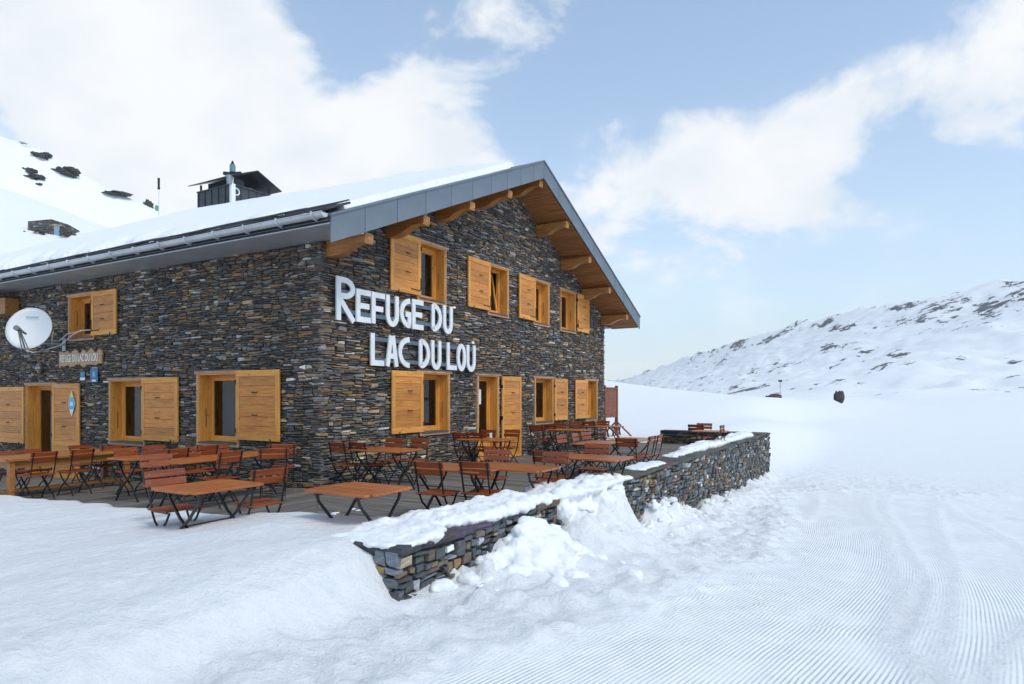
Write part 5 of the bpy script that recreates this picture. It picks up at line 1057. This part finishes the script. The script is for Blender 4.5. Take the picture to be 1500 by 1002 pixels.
def make_table(L_, W_, n):
    t_ = empty('folding_table', (0, 0, 0)); wd = W_ / n
    for i in range(n):
        y = -W_ / 2 + (i + .5) * wd; e = L_ / 2 - (0.035 if i in (0, n - 1) else 0)
        local(MB().cbox(-e, e, y - wd / 2 + 0.002, y + wd / 2 - 0.002, 0.722, 0.748, 0.006), 'top_slat', M['table'], t_)
    for sx in (-1, 1):
        x = sx * (L_ / 2 - 0.17)
        local(MB().cbox(x - 0.02, x + 0.02, -W_ / 2 + 0.03, W_ / 2 - 0.03, 0.692, 0.721, 0.004), 'batten', M['black'], t_)
        for sy in (-1, 1):
            xx = x + sy * 0.018
            k = MB(); k.tube([(xx, sy * (W_ / 2 - 0.07), 0.70), (xx, sy * (W_ / 2 - 0.10), 0.62), (xx, sy * 0.10, 0.42), (xx, -sy * 0.10, 0.27), (xx, -sy * (W_ / 2 - 0.12), 0.06), (xx, -sy * (W_ / 2 - 0.07), 0.0)], 0.017, 4); k.obj('leg', M['black'], t_)
    for y in (-0.5, 0.5):
        k = MB(); k.tube([(-L_ / 2 + 0.17, y * (W_ - 0.3), 0.14), (L_ / 2 - 0.17, y * (W_ - 0.3), 0.14)], 0.010, 4); k.obj('crossbar', M['black'], t_)
    k = MB(); k.tube([(-L_ / 2 + 0.19, 0, 0.345), (L_ / 2 - 0.19, 0, 0.345)], 0.010, 4); k.obj('crossbar', M['black'], t_)
    return t_
FACE = {'+u': ANG - R(90), '-u': ANG + R(90), '+v': ANG, '-v': ANG + R(180)}
chair0 = make_chair(); tab = {'L': make_table(1.2, 0.76, 8), 'S': make_table(0.92, 0.76, 8)}; used = set()
FS = 1.08
def put(o, key, p, z, rz, label, cat, group, s=FS):
    if key in used: o = copy_tree(o)
    used.add(key); o.location = (p[0], p[1], z); o.rotation_euler = (0, 0, rz); o.scale = (s, s, s); tag(o, label, cat, group); return o
def place_z(px, py, h):
    z = 0.0
    for i in range(8):
        p = ground(px, py, h + z); u, v = uv(p); z = deck_z(u, v)
    return p, z
CH = []
def chair(px, py, face, where, turn=0.0, lean=0.0, only=False):
    p, z = place_z(px, py, 0.875 * FS); rz = FACE[face] + R(turn); d = np.array([-math.sin(rz), math.cos(rz)])
    q = p + d * 0.245 * FS; u, v = uv(q)
    if v < 0 or u > 0:
        if v > -0.42 and u > -0.3: v = -0.42
    if u > -0.42 and v > -0.3: u = -0.42
    q = xy(u, v)
    o = put(chair0, 'c', q, z, rz, None, 'chair', 'folding chairs on the terrace')
    if lean: o.rotation_euler = (R(lean), 0, rz); o.location.z += 0.02
    CH.append((o, where, face, u, v, only)); return o
def label_chairs():
    sides = {}
    for c in CH: sides.setdefault((c[1], c[2]), []).append(c)
    for (where, face), cs in sides.items():
        left = cs[0][3] < 0.3 and cs[0][4] > -2
        fp = {'+u': 'facing the far end', '-u': 'facing the snow bank', '+v': 'back to gable' if left else 'facing the house', '-v': 'facing the gable terrace' if left else 'facing the piste'}[face]
        cs.sort(key=lambda c: (-c[3] if left else (-c[4] if face[1] == 'u' else -c[3])))
        ref = 'the wall' if left or face[1] == 'u' else 'the far end'
        for i, c in enumerate(cs):
            od = '' if len(cs) == 1 else (', nearest ' + ref if i == 0 else (', farthest from ' + ref if i == len(cs) - 1 else ', %s from %s' % (('second', 'third', 'fourth')[i - 1], ref)))
            c[0]['label'] = 'slatted chair ' + where + ('' if c[5] else ', ' + fp) + od
def table(px, py, kind, axis, where):
    p, z = place_z(px, py, 0.748 * FS); return put(tab[kind], kind, p, z, ANG + (0 if axis == 'u' else R(90)), 'red-brown slatted folding table ' + where, 'table', 'folding tables on the terrace')
# heavy timber table in front of the side door
p, z = place_z(16, 733, 0.0); tt_ = empty('timber_table', (*[float(a) for a in p], z), ANG, label='heavy long timber table with square legs in front of the side door', cat='table')
tt_.scale = (FS, FS, FS); LT, WT = 2.1, 0.85
for i in range(5): local(MB().cbox(-0.15, LT + 0.15, -0.10 + i * 0.215, -0.10 + i * 0.215 + 0.21, 0.715, 0.76, 0.006), 'top_plank', M['timber'], tt_)
for x in (0, LT):
    for y in (0, WT): local(MB().cbox(x - 0.05, x + 0.05, y - 0.05, y + 0.05, 0, 0.714, 0.008), 'leg', M['timber'], tt_)
    local(MB().cbox(x - 0.03, x + 0.03, 0.051, WT - 0.051, 0.08, 0.15, 0.006), 'stretcher', M['timber'], tt_); local(MB().cbox(x - 0.02, x + 0.02, 0.051, WT - 0.051, 0.58, 0.713, 0.004), 'apron', M['timber'], tt_)
for y in (0, WT): local(MB().cbox(0.051, LT - 0.051, y - 0.02, y + 0.02, 0.58, 0.713, 0.004), 'apron', M['timber'], tt_)
local(MB().cbox(0.031, LT - 0.031, WT / 2 - 0.035, WT / 2 + 0.035, 0.085, 0.145, 0.006), 'stretcher', M['timber'], tt_)
A1, A2 = 'at the heavy timber table', 'at the heavy timber table'
for q in ((66, 662), (122, 658), (165, 653)): chair(*q, '+v', A1, random.uniform(-6, 6))
for q in ((2, 661), (40, 658), (116, 652)): chair(*q, '-v', A2, random.uniform(-6, 6))
# tables by the long side wall
B_, C_ = 'under the side window next to the side door', 'at the wide side window'
table(222, 668, 'L', 'u', B_); table(290, 672, 'L', 'u', 'at the wide side window, farther from the house corner'); table(357, 665, 'L', 'u', 'at the wide side window, nearer the house corner')
for q, fc in (((183, 656), '-v'), ((225, 652), '-v'), ((228, 666), '-v')): chair(*q, fc, 'by the door-side window', random.uniform(-8, 8))
for q, fc, tn in (((276, 655), '-v', 4), ((318, 651), '-v', -5), ((262, 657), '+v', 6), ((304, 653), '+v', -4), ((339, 661), '+v', 3), ((401, 657), '+v', -38), ((414, 651), '+v', -38)): chair(*q, fc, C_, tn)
table(306, 711, 'S', 'u', 'small, beside the snow bank between two chairs'); chair(396, 687, '+v', 'beside the small table at the snow bank', -10); chair(241, 688, '-v', 'beside the small table at the snow bank', -4)
table(526, 715, 'S', 'v', 'standing alone without chairs near the house corner')
# gable side
G1 = 'at the first gable window'
table(566, 658, 'L', 'v', 'under the gable window left of the glazed door')
for q, fc in (((491, 648), '+u'), ((523, 648), '+u'), ((579, 642), '-u'), ((616, 642), '-u')): chair(*q, fc, G1, random.uniform(-5, 5))
table(712, 643, 'L', 'v', 'in front of the glazed gable door')
for q, fc in (((674, 634), '+u'), ((695, 634), '+u'), ((716, 629.5), '-u'), ((751, 629.5), '-u')): chair(*q, fc, 'before the glazed door', random.uniform(-5, 5))
table(672, 684, 'L', 'v', 'mid terrace, joined to its twin, on the house side'); table(752, 683, 'L', 'v', 'mid terrace, joined to its twin, on the piste side')
for q, fc in (((626, 677), '+u'), ((694, 677), '+u'), ((729, 658), '-u'), ((815, 662), '-u')): chair(*q, fc, 'at the joined mid-terrace tables', random.uniform(-4, 4))
table(868, 669, 'L', 'v', 'hugging the terrace wall, single, beyond the joined pair')
for q, fc in (((797, 661), '+u'), ((875, 650), '-u')): chair(*q, fc, 'at the table hugging the terrace wall', random.uniform(-4, 4))
table(874, 648, 'L', 'u', 'of the paired far tables, the one nearer the snow bank'); table(924, 643, 'L', 'u', 'of the paired far tables, the one nearer the end wall')
for q in ((821, 637), (841, 635), (857, 633)): chair(*q, '-v', 'at the paired far tables', random.uniform(-12, 12))
for q in ((956, 639), (968, 637)): chair(*q, '+v', 'at the paired far tables', random.uniform(-5, 5))
chair(917, 642, '+u', 'at the head of the paired far tables', 3)
table(833, 629, 'L', 'v', 'against the gable under the paired ground-floor windows'); table(884, 624, 'L', 'v', 'against the gable at the far house corner')
for q, fc in (((783, 623), '+u'), ((804, 622), '+u'), ((815, 620), '-u'), ((842, 618), '-u')): chair(*q, fc, 'under the paired ground-floor windows', random.uniform(-5, 5))
for q, fc in (((862, 618), '+u'), ((884, 616.5), '-u')): chair(*q, fc, 'by the far house corner', random.uniform(-5, 5))
table(1040, 631, 'S', 'v', 'in the far corner by the short dark end wall')
for q, fc in (((1019, 622), '+u'), ((1032, 620), '-u')): chair(*q, fc, 'by the short dark end wall', random.uniform(-5, 5))
chair(1070, 626, '+v', 'tipped against the table by the dark end wall', 0, -14, True)
p, z = place_z(719, 641, 0.76 * FS); ash = empty('menu_holder', (p[0], p[1], z + 0.75 * FS), ANG, label='small clear menu holder standing on the table by the glazed door', cat='menu holder')
MB().cbox(-0.06, 0.06, -0.03, 0.03, 0, 0.012, 0.003).obj('foot', M['galv'], ash); MB().cbox(-0.055, 0.055, -0.004, 0.004, 0.0125, 0.13, 0.001).obj('card', M['curtain'], ash)
label_chairs()

# ------------------------------------------------------------------ mountain air
hm = bpy.data.materials.new('haze'); hm.use_nodes = True; t = hm.node_tree; t.nodes.clear()
pv = t.nodes.new('ShaderNodeVolumePrincipled'); pv.inputs['Color'].default_value = (0.98, 0.99, 1.0, 1); pv.inputs['Density'].default_value = 0.00008
om = t.nodes.new('ShaderNodeOutputMaterial'); t.links.new(pv.outputs[0], om.inputs['Volume'])
MB().box(-3900, 3900, -700, 4700, -26, 420).obj('haze', hm, kind='stuff')
